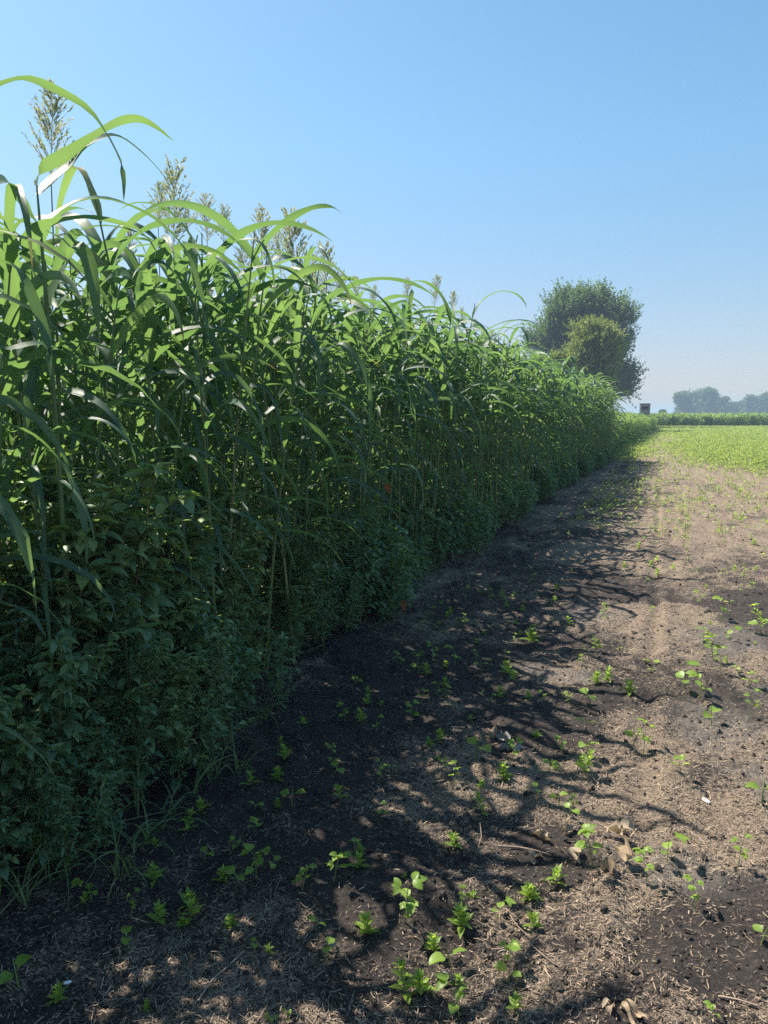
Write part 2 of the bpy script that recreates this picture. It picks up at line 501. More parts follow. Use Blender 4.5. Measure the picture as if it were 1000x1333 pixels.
# dimming of the sky's light towards the horizon, painted in as a colour tint
wtc = wn.nodes.new('ShaderNodeTexCoord'); wsp = wn.nodes.new('ShaderNodeSeparateXYZ'); wmr = wn.nodes.new('ShaderNodeMapRange')
wn.links.new(wtc.outputs['Generated'], wsp.inputs[0]); wn.links.new(wsp.outputs[2], wmr.inputs[0])
wmr.inputs[1].default_value = 0.0; wmr.inputs[2].default_value = .32
hmix = wn.nodes.new('ShaderNodeMix'); hmix.data_type = 'RGBA'
hmix.inputs[6].default_value = (.93, .68, .66, 1); hmix.inputs[7].default_value = (1, 1, 1, 1)
wn.links.new(wmr.outputs[0], hmix.inputs[0]); wn.links.new(hmix.outputs[2], tint.inputs[7])
# soft shoulder, so that the bright band low in the sky does not run to white
dv = wn.nodes.new('ShaderNodeVectorMath'); dv.operation = 'DIVIDE'
sc_ = wn.nodes.new('ShaderNodeVectorMath'); sc_.operation = 'MULTIPLY_ADD'
sc_.inputs[1].default_value = (0, 1 / 20, 1 / 26); sc_.inputs[2].default_value = (1.30, .84, .82)
wn.links.new(sky.outputs[0], sc_.inputs[0]); wn.links.new(sky.outputs[0], dv.inputs[0]); wn.links.new(sc_.outputs[0], dv.inputs[1])
wn.links.new(dv.outputs[0], tint.inputs[6]); wn.links.new(tint.outputs[2], bg.inputs[0]); bg.inputs[1].default_value = .075
wn.links.new(bg.outputs[0], wo.inputs[0])
sd = bpy.data.lights.new('sun', 'SUN'); sd.energy = 4.5; sd.angle = R(.5); sd.color = (1, .92, .80)
so = bpy.data.objects.new('sun', sd); COL.objects.link(so)
el = R(SUN_EL)
sdir = Vector((SUN_AZ[0] * math.cos(el), SUN_AZ[1] * math.cos(el), math.sin(el)))
so.rotation_euler = sdir.to_track_quat('Z', 'Y').to_euler()
so.location = (-30, 10, 40)

HAZE = .0010
mb = MB(); box(mb, (-2600, -60, -2), (2600, 4100, 22))
hz = obj('haze', mb.mesh('haze', False)); tag(hz, kind='stuff', label='thin summer haze over the fields', cat='haze')
m, nt, out = new_mat('haze')
pv = N(nt, 'ShaderNodeVolumePrincipled'); pv.inputs['Density'].default_value = HAZE
pv.inputs['Color'].default_value = (.46, .60, .80, 1); pv.inputs['Anisotropy'].default_value = .0
nt.links.new(pv.outputs[0], out.inputs['Volume'])
hz.data.materials.append(m)


# ------------------------------------------------------------------ ground
def axis(lo, fine_lo, fine_hi, hi, step, g):
    a = list(np.arange(fine_lo, fine_hi, step))
    s = step; x = a[-1]; up = []
    while x < hi:
        s *= g; x += s; up.append(x)
    s = step; x = a[0]; dn = []
    while x > lo:
        s *= g; x -= s; dn.append(x)
    return np.array(dn[::-1] + a + up)


xs = axis(-2500, -2.6, 2.6, 2500, .022, 1.06)
ys = axis(-50, 1.2, 8.0, 4000, .024, 1.05)
gx, gy = np.meshgrid(xs, ys, indexing='ij')
gz = ground_z(gx, gy)
idx = np.arange(gx.size).reshape(gx.shape)
q = np.stack([idx[:-1, :-1], idx[1:, :-1], idx[1:, 1:], idx[:-1, 1:]], -1).reshape(-1, 4)
mb = MB(); mb.add(np.stack([gx, gy, gz], -1), q)
me = mb.mesh('ground')


def bean_density(x, y):
    """how closely the soybeans stand, 0..1"""
    x = np.asarray(x, float); y = np.asarray(y, float)
    n = fbm(x / 2.2, y / 5.0, 120, 3)
    front = 24 - 1.9 * np.clip(x - 2, -2, 3) + 6 * (n - .5)
    d = sstep(front - 5, front + 7, y)
    # thin stand on the headland along the crop
    thin = (1 - sstep(.2, 2.6, x + (n - .5) * 3)) * sstep(-1.2, -.4, x) * (1 - sstep(55, 85, y))
    d = d * (1 - .8 * thin)
    edge = (1 - sstep(-.8, -.2, x)) * sstep(29, 34, y)
    d = np.maximum(d, edge * .8)
    return d * (x > -2.2)


for nm, val in (('residue', residue(gx, gy)), ('dusty', dusty(gx, gy)),
                ('green', np.where(gy > 150, .9, sstep(.3, .9, bean_density(gx, gy)) * .55 * sstep(30, 60, gy)))):
    at = me.attributes.new(nm, 'FLOAT', 'POINT'); at.data.foreach_set('value', np.asarray(val, np.float32).ravel())
ground = obj('ground', me, M['soil']); tag(ground, 'dark crumbly soil strewn with chopped straw', kind='structure', cat='ground')


def polar(n, r0, r1, rg, a0=-32, a1=31):
    """points round the camera spot, denser near it; angles measured from its axis"""
    r = np.exp(rg.uniform(math.log(r0), math.log(r1), n))
    a = R(90 + YAW) + np.radians(rg.uniform(-a1, -a0, n))
    return r * np.cos(a), r * np.sin(a), r


# straw litter
rg = np.random.default_rng(11)
mb = MB()
x, y, r = polar(520000, 1.35, 32, rg, -40, 34)
keep = (rg.uniform(0, 1, len(x)) < residue(x, y) * .95 + .03) & (x > -3.2)
x, y, r = x[keep], y[keep], r[keep]
n = len(x)
Lh = rg.gamma(1.8, .0048, n) + .003; Lh *= 1 + .09 * r
Wd = rg.uniform(.0008, .0028, n) * (1 + .11 * r)
big = rg.uniform(0, 1, n) < .018
Lh[big] *= rg.uniform(1.8, 3.5, big.sum())
az = rg.uniform(0, 6.283, n)
z = ground_z(x, y) + rg.uniform(.001, .006, n)
C = arc(np.stack([x, y, z], -1), az, rg.normal(.10, .28, n), rg.normal(-.05, .35, n), Lh, 3, 1.0, rg.normal(0, .4, n))
ribbon(mb, C, Wd, lambda s: np.ones_like(s) * .9, fold=.1, roll=rg.normal(0, .5, n), rnd=rg.beta(2.2, 1.8, n), rg=rg)
lit = obj('straw_litter', mb.mesh('straw_litter', False), M['straw'])
tag(lit, 'chopped tan straw scattered over the dark soil', 'straw', kind='stuff')

# crumbs and clods of soil lying loose on the surface
rg = np.random.default_rng(13)
mb = MB()
x, y, r = polar(17000, 1.35, 11, rg, -40, 34)
keep = x > -2.6; x, y, r = x[keep], y[keep], r[keep]; n = len(x)
sz = np.clip(rg.lognormal(-5.75, .55, n), .0015, .013) * (1 + .05 * r)
nr, ns_ = 4, 7
ph = np.array([-1.2, -.45, .35, 1.05]); tt_ = np.arange(ns_) / ns_ * 2 * np.pi
sph = np.stack([np.cos(ph)[:, None] * np.cos(tt_), np.cos(ph)[:, None] * np.sin(tt_), np.sin(ph)[:, None] + 0 * tt_], -1)
jit = 1 + rg.uniform(-.38, .38, (n, nr, ns_, 1))
el3 = np.stack([rg.uniform(.7, 1.3, n), rg.uniform(.7, 1.3, n), rg.uniform(.5, .9, n)], -1)
rot = rg.uniform(0, 6.28, n)
V = sph[None] * jit * el3[:, None, None] * sz[:, None, None, None]
V = np.concatenate([V, V[:, -1:].mean(2, keepdims=True).repeat(ns_, 2) + np.array([0, 0, .15]) * sz[:, None, None, None]], 1)
V = V + np.stack([x, y, ground_z(x, y) + sz * .25], -1)[:, None, None]
ix = np.arange(n * (nr + 1) * ns_).reshape(n, nr + 1, ns_); nx = np.roll(ix, -1, 2)
mb.add(V, np.stack([ix[:, :-1], nx[:, :-1], nx[:, 1:], ix[:, 1:]], -1).reshape(-1, 4), None, np.repeat(rg.uniform(0, 1, n), (nr + 1) * ns_))
o = obj('soil_crumbs', mb.mesh('soil_crumbs', False), M['crumb'])
tag(o, 'loose dark crumbs and clods of soil on the ground', 'soil crumbs', kind='stuff')

# ------------------------------------------------------------------ sorghum
def leaf_params(rg, n_leaf, H, az0):
    i = np.arange(n_leaf); f = i / (n_leaf - 1)
    z = H * (.25 + .62 * f) + rg.normal(0, .03, n_leaf)
    az = az0 + np.pi * (i % 2) + rg.normal(0, .45, n_leaf)
    Ln = (.50 + .40 * np.sin(np.pi * (.22 + .6 * f))) * rg.uniform(.8, 1.15, n_leaf)
    W = (.029 + .020 * f) * rg.uniform(.8, 1.2, n_leaf)
    th0 = np.radians(rg.uniform(52, 80, n_leaf)) + .06 * f
    th1 = np.radians(rg.uniform(-88, -50, n_leaf) + 22 * f ** 3)
    up = (rg.uniform(0, 1, n_leaf) < .16 * f)
    th1[up] = np.radians(rg.uniform(-30, 25, up.sum()))
    th1 = np.minimum(th1, R(-32))
    p = rg.uniform(.85, 1.7, n_leaf)
    bend = rg.normal(0, .35, n_leaf)
    kp = rg.uniform(.35, .75, n_leaf); ka = np.where(rg.uniform(0, 1, n_leaf) < .3, rg.uniform(.4, 1.3, n_leaf), 0)
    return dict(z=z, az=az, L=Ln, W=W, th0=th0, th1=th1, p=p, bend=bend, kp=kp, ka=ka)


def panicle_mesh(rg, tip, axis_dir, size=.27, dense=1.0):
    mb = MB()
    ax = np.array(axis_dir) / np.linalg.norm(axis_dir)
    nb = int(62 * dense)
    t = np.sort(rg.uniform(0, .93, nb))
    base = np.asarray(tip) - ax * size
    P = base + ax * size * t[:, None]
    Ln = size * (.38 * (1 - t) ** .6 + .08) * rg.uniform(.7, 1.15, nb)
    az = rg.uniform(0, 6.283, nb)
    e0 = np.radians(rg.uniform(45, 68, nb)); e1 = np.radians(rg.uniform(35, 75, nb))
    C = arc(P, az, e0, e1, Ln, 5, 1.0)
    tubes(mb, C, np.linspace(.0011, .0005, 5)[None, :], 3, rg=rg)
    tubes(mb, np.stack([base + ax * size * k for k in np.linspace(0, 1, 5)])[None], np.linspace(.0028, .0008, 5)[None], 5, rg=rg)
    ns = int(20 * dense)
    k = rg.uniform(.15, 1.0, (nb, ns))
    i0 = np.minimum((k * 4).astype(int), 3); fr = k * 4 - i0
    Pp = C[np.arange(nb)[:, None], i0] * (1 - fr[..., None]) + C[np.arange(nb)[:, None], i0 + 1] * fr[..., None]
    T = (C[:, -1] - C[:, 0]); T /= np.linalg.norm(T, axis=1, keepdims=True)
    D = T[:, None] + rg.normal(0, .33, (nb, ns, 3))
    diamonds(mb, Pp.reshape(-1, 3), D.reshape(-1, 3), rg.uniform(.012, .020, nb * ns) * (size / .27) ** .7, rg.uniform(.0034, .0054, nb * ns) * (size / .27) ** .7, rg, curl=.1)
    return mb


def sorghum_proto(rg, H, n_leaf, head, fine, S):
    """a sorghum plant with its foot at the origin"""
    root = empty('sorghum_plant', (0, 0, 0))
    lean = rg.normal(0, .05, 2)
    K = 9
    t = np.linspace(0, 1, K)
    top = H * (1.0 if head else .93)
    C = np.stack([lean[0] * H * t ** 1.6, lean[1] * H * t ** 1.6, top * t], -1)
    pos = lambda z: np.stack([np.interp(z, C[:, 2], C[:, 0]), np.interp(z, C[:, 2], C[:, 1]), z], -1)
    mb = MB(); tubes(mb, C[None], np.interp(t, [0, .5, .85, 1], [.0105, .0085, .005, .003])[None], 7, rnd=rg.uniform(0, 1, 1), rg=rg)
    child('stalk', mb.mesh('stalk'), M['stalk'], root)
    d = leaf_params(rg, n_leaf, H, rg.uniform(0, 6.28))
    Cl = arc(pos(d['z']), d['az'], d['th0'], d['th1'], d['L'], S, d['p'], d['bend'], (d['kp'], d['ka']))
    rl = rg.normal(0, .25, n_leaf); tw = rg.normal(0, .9, n_leaf)
    rn = rg.uniform(0, 1, n_leaf)
    if fine:
        for i in range(n_leaf):
            mb = MB(); ribbon(mb, Cl[i:i + 1], d['W'][i], prof_grass, .16, rl[i], tw[i], .18, 16, rn[i], rg)
            child('leaf', mb.mesh('leaf'), M['sorghum_leaf'], root)
    else:
        mb = MB(); ribbon(mb, Cl, d['W'], prof_grass, .16, rl, tw, .18, 16, rn, rg)
        child('foliage', mb.mesh('foliage'), M['sorghum_leaf'], root)
    if head:
        tip = C[-1] + np.array([lean[0] * .3, lean[1] * .3, .24 * 1.0])
        child('panicle', panicle_mesh(rg, tip, tip - C[-1] + np.array([0, 0, .0]), .27).mesh('panicle'), M['panicle'], root)
    return root


rg = np.random.default_rng(23)
# positions: drilled rows parallel to the headland
pos = []
for k in range(16):
    xr = -2.28 - .33 * k
    step = .145 if k < 3 else (.32 if k < 9 else .42)
    yy = np.arange(.9 + .32 * k, 28.3 + .02 * k, step)
    yy = yy + rg.normal(0, .05, len(yy))
    xx = xr + rg.normal(0, .07, len(yy)) + .15 * (vnoise(yy / 3.0, yy * 0 + k, 7) - .5)
    xx = xx + .45 * sstep(12, 28, yy)          # the edge drifts a little outwards
    pos.append(np.stack([xx, yy, np.full(len(yy), k)], -1))
pos = np.concatenate(pos)
# heights, with the canopy a little lower at the margin and uneven along the row
hgt = 2.52 + .20 * sstep(2.2, 3.4, pos[:, 1]) * (1 - .15 * sstep(6, 11, pos[:, 1])) + .16 * sstep(5.5, 8.5, pos[:, 1]) + .16 * (fbm(pos[:, 1] / 1.1, pos[:, 0] / 1.1, 200) - .5) * 2 + rg.normal(0, .09, len(pos))
hgt -= .08 + .24 * sstep(2.5, 5, pos[:, 2]); hgt -= .08 * (pos[:, 2] == 0) + .05 * (pos[:, 2] == 1)
hgt -= .12 * sstep(22, 28.5, pos[:, 1])
hgt -= .14 * (1 - sstep(1.8, 2.8, pos[:, 1]))
dist = np.hypot(pos[:, 0], pos[:, 1])
vis = dist * (1 + .42 * pos[:, 2])
# only those inside the picture's angle count as seen
angl = np.degrees(np.arctan2(-pos[:, 0], pos[:, 1])) - YAW
vis = np.where((angl < 30) & (angl > -30), vis, 1e3)
order = np.argsort(vis)
FINE, IND = 44, 268
fine_protos = [sorghum_proto(rg, 2.5, int(rg.integers(11, 14)), False, True, 18) for _ in range(9)]
mid_protos = [sorghum_proto(rg, 2.5, int(rg.integers(11, 14)), False, False, 13) for _ in range(14)]
used_proto = set()
PLANTS = []


def place(protos, pi, loc, rz, sc, tilt=(0, 0)):
    """the first use of a prototype moves it, later ones copy it"""
    pr = protos[pi]
    if pr.name in used_proto:
        return dup(pr, loc, rz, sc, tilt)
    used_proto.add(pr.name)
    pr.location = loc; pr.rotation_euler = (tilt[0], tilt[1], rz)
    pr.scale = (sc, sc, sc) if np.isscalar(sc) else sc
    return pr


for c, i in enumerate(order[:IND]):
    px_, py_, k = pos[i]
    if c < FINE: P_, pi = fine_protos, c % len(fine_protos)
    else: P_, pi = mid_protos, c % len(mid_protos)
    s = hgt[i] / 2.5
    o = place(P_, pi, (px_, py_, float(ground_z(px_, py_)) - .01), rg.uniform(0, 6.28), (s * rg.uniform(.92, 1.1), s * rg.uniform(.92, 1.1), s), (rg.normal(0, .03), rg.normal(0, .03)))
    PLANTS.append((o, px_, py_, k))
for o, x_, y_, k in PLANTS:
    if k == 0 and y_ < 4.2: l = 'sorghum plant of the outermost row rising behind the tall weeds at left'
    elif k == 0: l = 'sorghum plant of the outermost row along the bare headland'
    elif k == 1: l = 'headless sorghum plant of the second row, half hidden by the outermost row'
    else: l = 'headless sorghum plant deeper in the stand, its top showing over the front rows'
    tag(o, l, 'sorghum', {0: 'outer row sorghum', 1: 'second row sorghum'}.get(int(k), 'inner sorghum'))

# the rest of the stand, one mass
rest = order[IND:]
mbl, mbs = MB(), MB()
nl = 11
allp = []
for i in rest:
    d = leaf_params(rg, nl, hgt[i], rg.uniform(0, 6.28))
    d['x'] = np.full(nl, pos[i, 0]); d['y'] = np.full(nl, pos[i, 1])
    ln = rg.normal(0, .05, 2)
    d['x'] = d['x'] + ln[0] * d['z']; d['y'] = d['y'] + ln[1] * d['z']
    allp.append(d)
cat_ = {k: np.concatenate([d[k] for d in allp]) for k in allp[0]}
Pp = np.stack([cat_['x'], cat_['y'], cat_['z']], -1)
Cl = arc(Pp, cat_['az'], cat_['th0'], cat_['th1'], cat_['L'], 9, cat_['p'], cat_['bend'], (cat_['kp'], cat_['ka']))
n = len(Pp)
ribbon(mbl, Cl, cat_['W'], prof_grass, .16, rg.normal(0, .25, n), rg.normal(0, .9, n), .15, 12, None, rg)
b0 = pos[rest]
tp = np.stack([b0[:, 0] + rg.normal(0, .08, len(b0)), b0[:, 1] + rg.normal(0, .08, len(b0)), hgt[rest] * .93], -1)
b0 = np.stack([b0[:, 0], b0[:, 1], np.full(len(b0), -.02)], -1)
tubes(mbs, np.stack([b0, (b0 + tp) / 2, tp], 1), np.array([.0105, .008, .004])[None], 5, None, rg)
for _ in range(1):   # leafless tillers between the main stalks
    b1 = b0 + np.stack([rg.normal(0, .09, len(b0)), rg.normal(0, .07, len(b0)), np.zeros(len(b0))], -1)
    t1 = tp * np.array([1, 1, .0]) + np.stack([rg.normal(0, .12, len(b0)), rg.normal(0, .12, len(b0)), tp[:, 2] * rg.uniform(.55, .92, len(b0))], -1)
    tubes(mbs, np.stack([b1, (b1 + t1) / 2, t1], 1), np.array([.008, .0065, .003])[None], 5, None, rg)
o = obj('sorghum_stand', mbl.mesh('sorghum_stand'), M['sorghum_leaf'])
tag(o, 'dense mass of sorghum filling the field behind the front rows', 'sorghum', kind='stuff')
o2 = obj('stalk', mbs.mesh('stalk'), M['stalk'], o); o2['kind'] = 'stuff'

# headed plants against the sky: (px, py of the head's tip, px size of the head, plane x)
heads = [(60, 112, 90, -2.6, 'narrow grey-green closest seed head beside the arching leaves'),
         (222, 208, 100, -2.75, 'broad loose seed head, second from the left on the skyline'),
         (268, 254, 55, -3.1, 'small seed head just right of the broad loose one'),
         (204, 240, 45, -3.4, 'thin seed head tucked behind the left side of a broad one'),
         (340, 276, 75, -2.75, 'seed head leaning right, third large one on the skyline'),
         (390, 278, 100, -2.7, 'fullest seed head near the middle of the skyline'),
         (425, 320, 75, -2.65, 'seed head crossed by an upright green leaf right of the fullest one'),
         (464, 360, 38, -3.2, 'small compact seed head standing clear of the leaves'),
         (408, 352, 34, -3.3, 'short seed head low between two larger ones'),
         (566, 360, 36, -2.7, 'airy seed head above the middle of the stand'),
         (591, 378, 26, -2.8, 'slim seed head right of the airy one'),
         (603, 402, 24, -2.7, 'tiny pale seed head where the skyline starts to fall'),
         (640, 430, 20, -2.9, 'tiny seed head nearest the distant trees'),
         (487, 372, 34, -3.0, 'half hidden seed head right of the small compact one'), (530, 362, 30, -3.0, 'thin pale seed head left of the airy one'),
         (440, 352, 40, -3.3, 'seed head sunk behind leaves right of the fullest one'), (290, 268, 44, -3.5, 'faint seed head behind the third large one'),
         (365, 300, 50, -3.3, 'half open seed head just left of the fullest one'), (620, 415, 18, -3.0, 'tiny seed head second from the end of the skyline'),
         (320, 310, 50, -3.3, 'pale seed head half sunk in leaves'), (168, 300, 40, -3.2, 'seed head low among the near leaves at left')]
for (hx, hy, hs, pl, txt) in heads:
    tip = on_plane_x(hx, hy, pl)
    dep = np.linalg.norm(tip - CPOS)
    size = max(.16, hs / FPX * dep * 1.02)
    root = empty('sorghum_plant', (tip[0], tip[1], 0))
    H = tip[2] - size
    lx, ly = rg.normal(0, .04, 2)
    t = np.linspace(0, 1, 9)
    C = np.stack([lx * (1 - t), ly * (1 - t), (tip[2] - size) * t - .02 * (1 - t)], -1)
    mb = MB(); tubes(mb, C[None], np.interp(t, [0, .5, .85, 1], [.0105, .008, .004, .0025])[None], 7, rnd=.6, rg=rg)
    child('stalk', mb.mesh('stalk'), M['stalk'], root)
    nlf = 9
    d = leaf_params(rg, nlf, min(H, 2.5), rg.uniform(0, 6.28))
    d['z'] = d['z'] * min(1, (H - .10) / d['z'].max())
    Pz = np.stack([np.interp(d['z'], C[:, 2], C[:, 0]), np.interp(d['z'], C[:, 2], C[:, 1]), d['z']], -1)
    Cl = arc(Pz, d['az'], d['th0'] - .15, d['th1'], d['L'] * .9, 14, d['p'], d['bend'], (d['kp'], d['ka']))
    for i in range(nlf):
        mb = MB(); ribbon(mb, Cl[i:i + 1], d['W'][i], prof_grass, .16, rg.normal(0, .25), rg.normal(0, .9), .18, 16, None, rg)
        child('leaf', mb.mesh('leaf'), M['sorghum_leaf'], root)
    axd = np.array([rg.normal(0, .13), rg.normal(0, .13), 1.0]); axd /= np.linalg.norm(axd)
    pm = panicle_mesh(rg, np.array([0, 0, tip[2] - size]) + axd * size, axd, size, (1.3 if hx == 390 else 1.05) if hs >= 70 else .9)
    child('panicle', pm.mesh('panicle'), M['panicle'], root)
    tag(root, 'sorghum plant with ' + txt if not txt.startswith('closest') else 'sorghum plant, ' + txt, 'sorghum', 'sorghum in flower')

# big near plants at the left edge of the picture: leaves follow their own lines on known planes
def smooth_path(P, S):
    P = np.asarray(P, float)
    d = np.concatenate([[0], np.cumsum(np.linalg.norm(np.diff(P, axis=0), axis=1))]); d /= d[-1]
    t = np.linspace(0, 1, S)
    # Catmull-Rom through the points
    out_ = np.zeros((S, 3))
    for j, tt in enumerate(t):
        i = min(max(np.searchsorted(d, tt) - 1, 0), len(P) - 2)
        u = (tt - d[i]) / (d[i + 1] - d[i] + 1e-9)
        p0 = P[max(i - 1, 0)]; p1 = P[i]; p2 = P[i + 1]; p3 = P[min(i + 2, len(P) - 1)]
        out_[j] = .5 * ((2 * p1) + (-p0 + p2) * u + (2 * p0 - 5 * p1 + 4 * p2 - p3) * u * u + (-p0 + 3 * p1 - 3 * p2 + p3) * u ** 3)
    return out_


def hero(label, foot_px, top_z, plane, leaves):
    f = on_plane_x(*foot_px, plane)
    root = empty('sorghum_plant', (f[0], f[1], 0))
    t = np.linspace(0, 1, 8)
    C = np.stack([.02 * np.sin(t * 3), .015 * np.cos(t * 2), top_z * t - .02 * (1 - t)], -1)
    mb = MB(); tubes(mb, C[None], np.interp(t, [0, .5, .9, 1], [.012, .010, .007, .003])[None], 8, rnd=.3, rg=rg)
    child('stalk', mb.mesh('stalk'), M['stalk'], root)
    for (pts, w, dx, roll, tw) in leaves:
        P = []
        for j, (a, b) in enumerate(pts):
            P.append(on_plane_x(a, b, plane + dx * j / (len(pts) - 1)) - np.array([f[0], f[1], 0]))
        P = np.array(P)
        # root the leaf on its own stalk
        zc = min(max(P[0][2] - .05, .2), top_z)
        P = np.concatenate([[[np.interp(zc, C[:, 2], C[:, 0]), np.interp(zc, C[:, 2], C[:, 1]), zc]], P])
        Cc = smooth_path(P, 26)[None]
        mb = MB(); ribbon(mb, Cc, w, prof_grass, .14, roll, tw, .12, 14, rg.uniform(.2, .9), rg)
        child('leaf', mb.mesh('leaf'), M['sorghum_leaf'], root)
    tag(root, label, 'sorghum', 'near sorghum at the left edge')


hero('tall near sorghum plant whose top leaves arch against the sky in the upper left corner', (48, 225), 2.36, -2.1,
     [([(55, 222), (85, 205), (120, 181), (155, 160), (182, 156), (205, 167), (226, 184)], .062, .25, -.7, .2),
      ([(62, 240), (90, 215), (112, 190), (150, 177), (186, 200), (215, 232), (228, 262)], .045, .15, .3, .4),
      ([(30, 270), (20, 250), (8, 236), (-20, 240), (-50, 262)], .06, .2, -.6, 0),
      ([(60, 290), (105, 262), (150, 262), (200, 285), (240, 325), (262, 385), (272, 440)], .055, .35, .2, .3),
      ([(35, 330), (50, 300), (75, 290), (120, 285), (180, 300), (205, 330)], .06, .3, -.4, .5),
      ([(60, 400), (90, 340), (100, 320), (118, 350), (128, 410), (130, 450)], .06, .25, .1, 1.0)])
hero('near sorghum plant cut by the left picture edge, long leaves hanging over the weeds', (-110, 300), 2.5, -1.95,
     [([(-30, 128), (0, 112), (35, 104), (75, 120), (110, 140), (132, 165), (147, 190), (160, 222), (161, 262)], .055, .2, -.5, .9),
      ([(-30, 350), (0, 340), (25, 355), (45, 398), (60, 440), (66, 492)], .055, .2, .1, .3),
      ([(-30, 560), (0, 552), (40, 565), (75, 597), (100, 645), (112, 695), (112, 735)], .045, .25, .0, .4),
      ([(-30, 645), (0, 660), (25, 700), (42, 752)], .045, .2, .1, .2),
      ([(-25, 430), (5, 455), (55, 448), (110, 470), (160, 480)], .04, .2, .1, .4),
      ([(-30, 780), (5, 786), (40, 800), (60, 830)], .035, .15, 0, .2)])

# ------------------------------------------------------------------ weeds along the edge
def weed_proto(rg, H=1.0, nb=15, narrow=False, leaf=.065, name='weed_plant'):
    root = empty(name, (0, 0, 0))
    t = np.linspace(0, 1, 7)
    ln = rg.normal(0, .10, 2)
    C = np.stack([ln[0] * H * t ** 1.5, ln[1] * H * t ** 1.5, H * t - .02 * (1 - t)], -1)
    mb = MB(); tubes(mb, C[None], (np.linspace(.007, .002, 7) * H)[None], 6, rnd=rg.uniform(0, 1, 1), rg=rg)
    # branches
    bz = np.linspace(.12, .93, nb) + rg.normal(0, .02, nb)
    bp = np.stack([np.interp(bz, t, C[:, 0]), np.interp(bz, t, C[:, 1]), H * bz], -1)
    baz = np.arange(nb) * 2.4 + rg.normal(0, .3, nb)
    bl = H * .36 * (1.05 - bz) ** .6 * rg.uniform(.7, 1.2, nb)
    Cb = arc(bp, baz, np.radians(rg.uniform(25, 55, nb)), np.radians(rg.uniform(20, 75, nb)), bl, 5, 1.0)
    tubes(mb, Cb, (np.linspace(.003, .0012, 5) * H)[None], 4, None, rg)
    child('stem', mb.mesh('stem'), M['weed_stem'], root)
    LP, LA, LS = [], [], []
    for Cc, k, sc in [(Cb[j], 15, .75) for j in range(nb)] + [(C, 34, 1.2)]:
        u = np.concatenate([rg.uniform(.12, 1, k), [1.0, .98, .96]])
        ii = np.minimum((u * (len(Cc) - 1)).astype(int), len(Cc) - 2); fr = (u * (len(Cc) - 1) - ii)[:, None]
        LP.append(Cc[ii] * (1 - fr) + Cc[ii + 1] * fr)
        LA.append(rg.uniform(0, 6.283, len(u))); LS.append(sc * rg.uniform(.4, 1.4, len(u)) * (1.12 - .5 * u))
    LP = np.concatenate(LP); LA = np.concatenate(LA); LS = np.concatenate(LS)
    n = len(LP)
    Ln = leaf * LS
    # petiole offset
    C2 = arc(LP, LA, np.radians(rg.uniform(5, 55, n)), np.radians(rg.uniform(-65, 5, n)), Ln * 1.25, 6, 1.1)
    mb = MB(); ribbon(mb, C2, Ln * (.30 if narrow else .52) * rg.uniform(.8, 1.2, n), prof_lance if narrow else prof_ovate, .14, rg.normal(0, .3, n), 0, .1, 8, None, rg)
    child('foliage', mb.mesh('foliage'), M['weed_leaf'], root)
    return root


rg = np.random.default_rng(31)
tall = [weed_proto(rg, 1.0, 22, False, .085) for _ in range(5)] + [weed_proto(rg, 1.0, 26, True, .07) for _ in range(3)] + [weed_proto(rg, 1.0, 32, True, .042)]
low = [weed_proto(rg, .5, 14, False, .06) for _ in range(3)] + [weed_proto(rg, .5, 18, True, .052) for _ in range(3)] + [weed_proto(rg, .5, 22, True, .034) for _ in range(2)]
nw = 0
for y0, y1, cnt in ((1.2, 3.2, 80), (3.2, 5.2, 60), (5.2, 10, 66), (10, 28.5, 86)):
    for j in range(cnt):
        y_ = y0 + (y1 - y0) * (j + rg.uniform(0, 1)) / cnt
        dp = rg.uniform(0, 1) ** 1.2
        edge = float(-1.78 - .12 * math.sin(y_ * 2.1) - .22 * sstep(2.6, 4.6, y_) + .35 * sstep(14, 28, y_))
        x_ = edge - .02 - dp * .66 + .26 * (float(vnoise(np.array(y_ / .38), np.array(0.0), 77)) - .5)
        hmax = float(np.interp(y_, [1.2, 2.2, 3.4, 4.6, 6, 10, 20, 28], [1.2, 1.36, 1.34, 1.1, .88, .8, .75, .95]))
        h_ = hmax * (.26 + .78 * dp ** .65) * rg.uniform(.7, 1.2)
        z_ = float(ground_z(x_, y_)) - .01
        tl = (rg.normal(0, .08), rg.normal(.10 * (1 - dp), .08))
        if h_ > .55: o = place(tall, int(rg.integers(0, len(tall))), (x_, y_, z_), rg.uniform(0, 6.28), h_, tl)
        else: o = place(low, int(rg.integers(0, len(low))), (x_, y_, z_), rg.uniform(0, 6.28), h_ / .5, tl)
        if y_ < 3.2: g, l = 'weeds at the near left', ('leafy knee-high weed at the front of the near left weed bank' if h_ < .6 else 'tall leafy weed in the near left weed bank below the sorghum')
        elif y_ < 5.2: g, l = 'weeds left of the middle', 'dark leafy weed in the bank where it tapers down left of the picture centre'
        elif y_ < 10: g, l = 'weeds along the middle edge', 'short weed at the foot of the sorghum beside the shaded soil'
        else: g, l = 'weeds along the far edge', 'small distant weed at the foot of the sorghum further up the field edge'
        tag(o, l, 'weed', g)

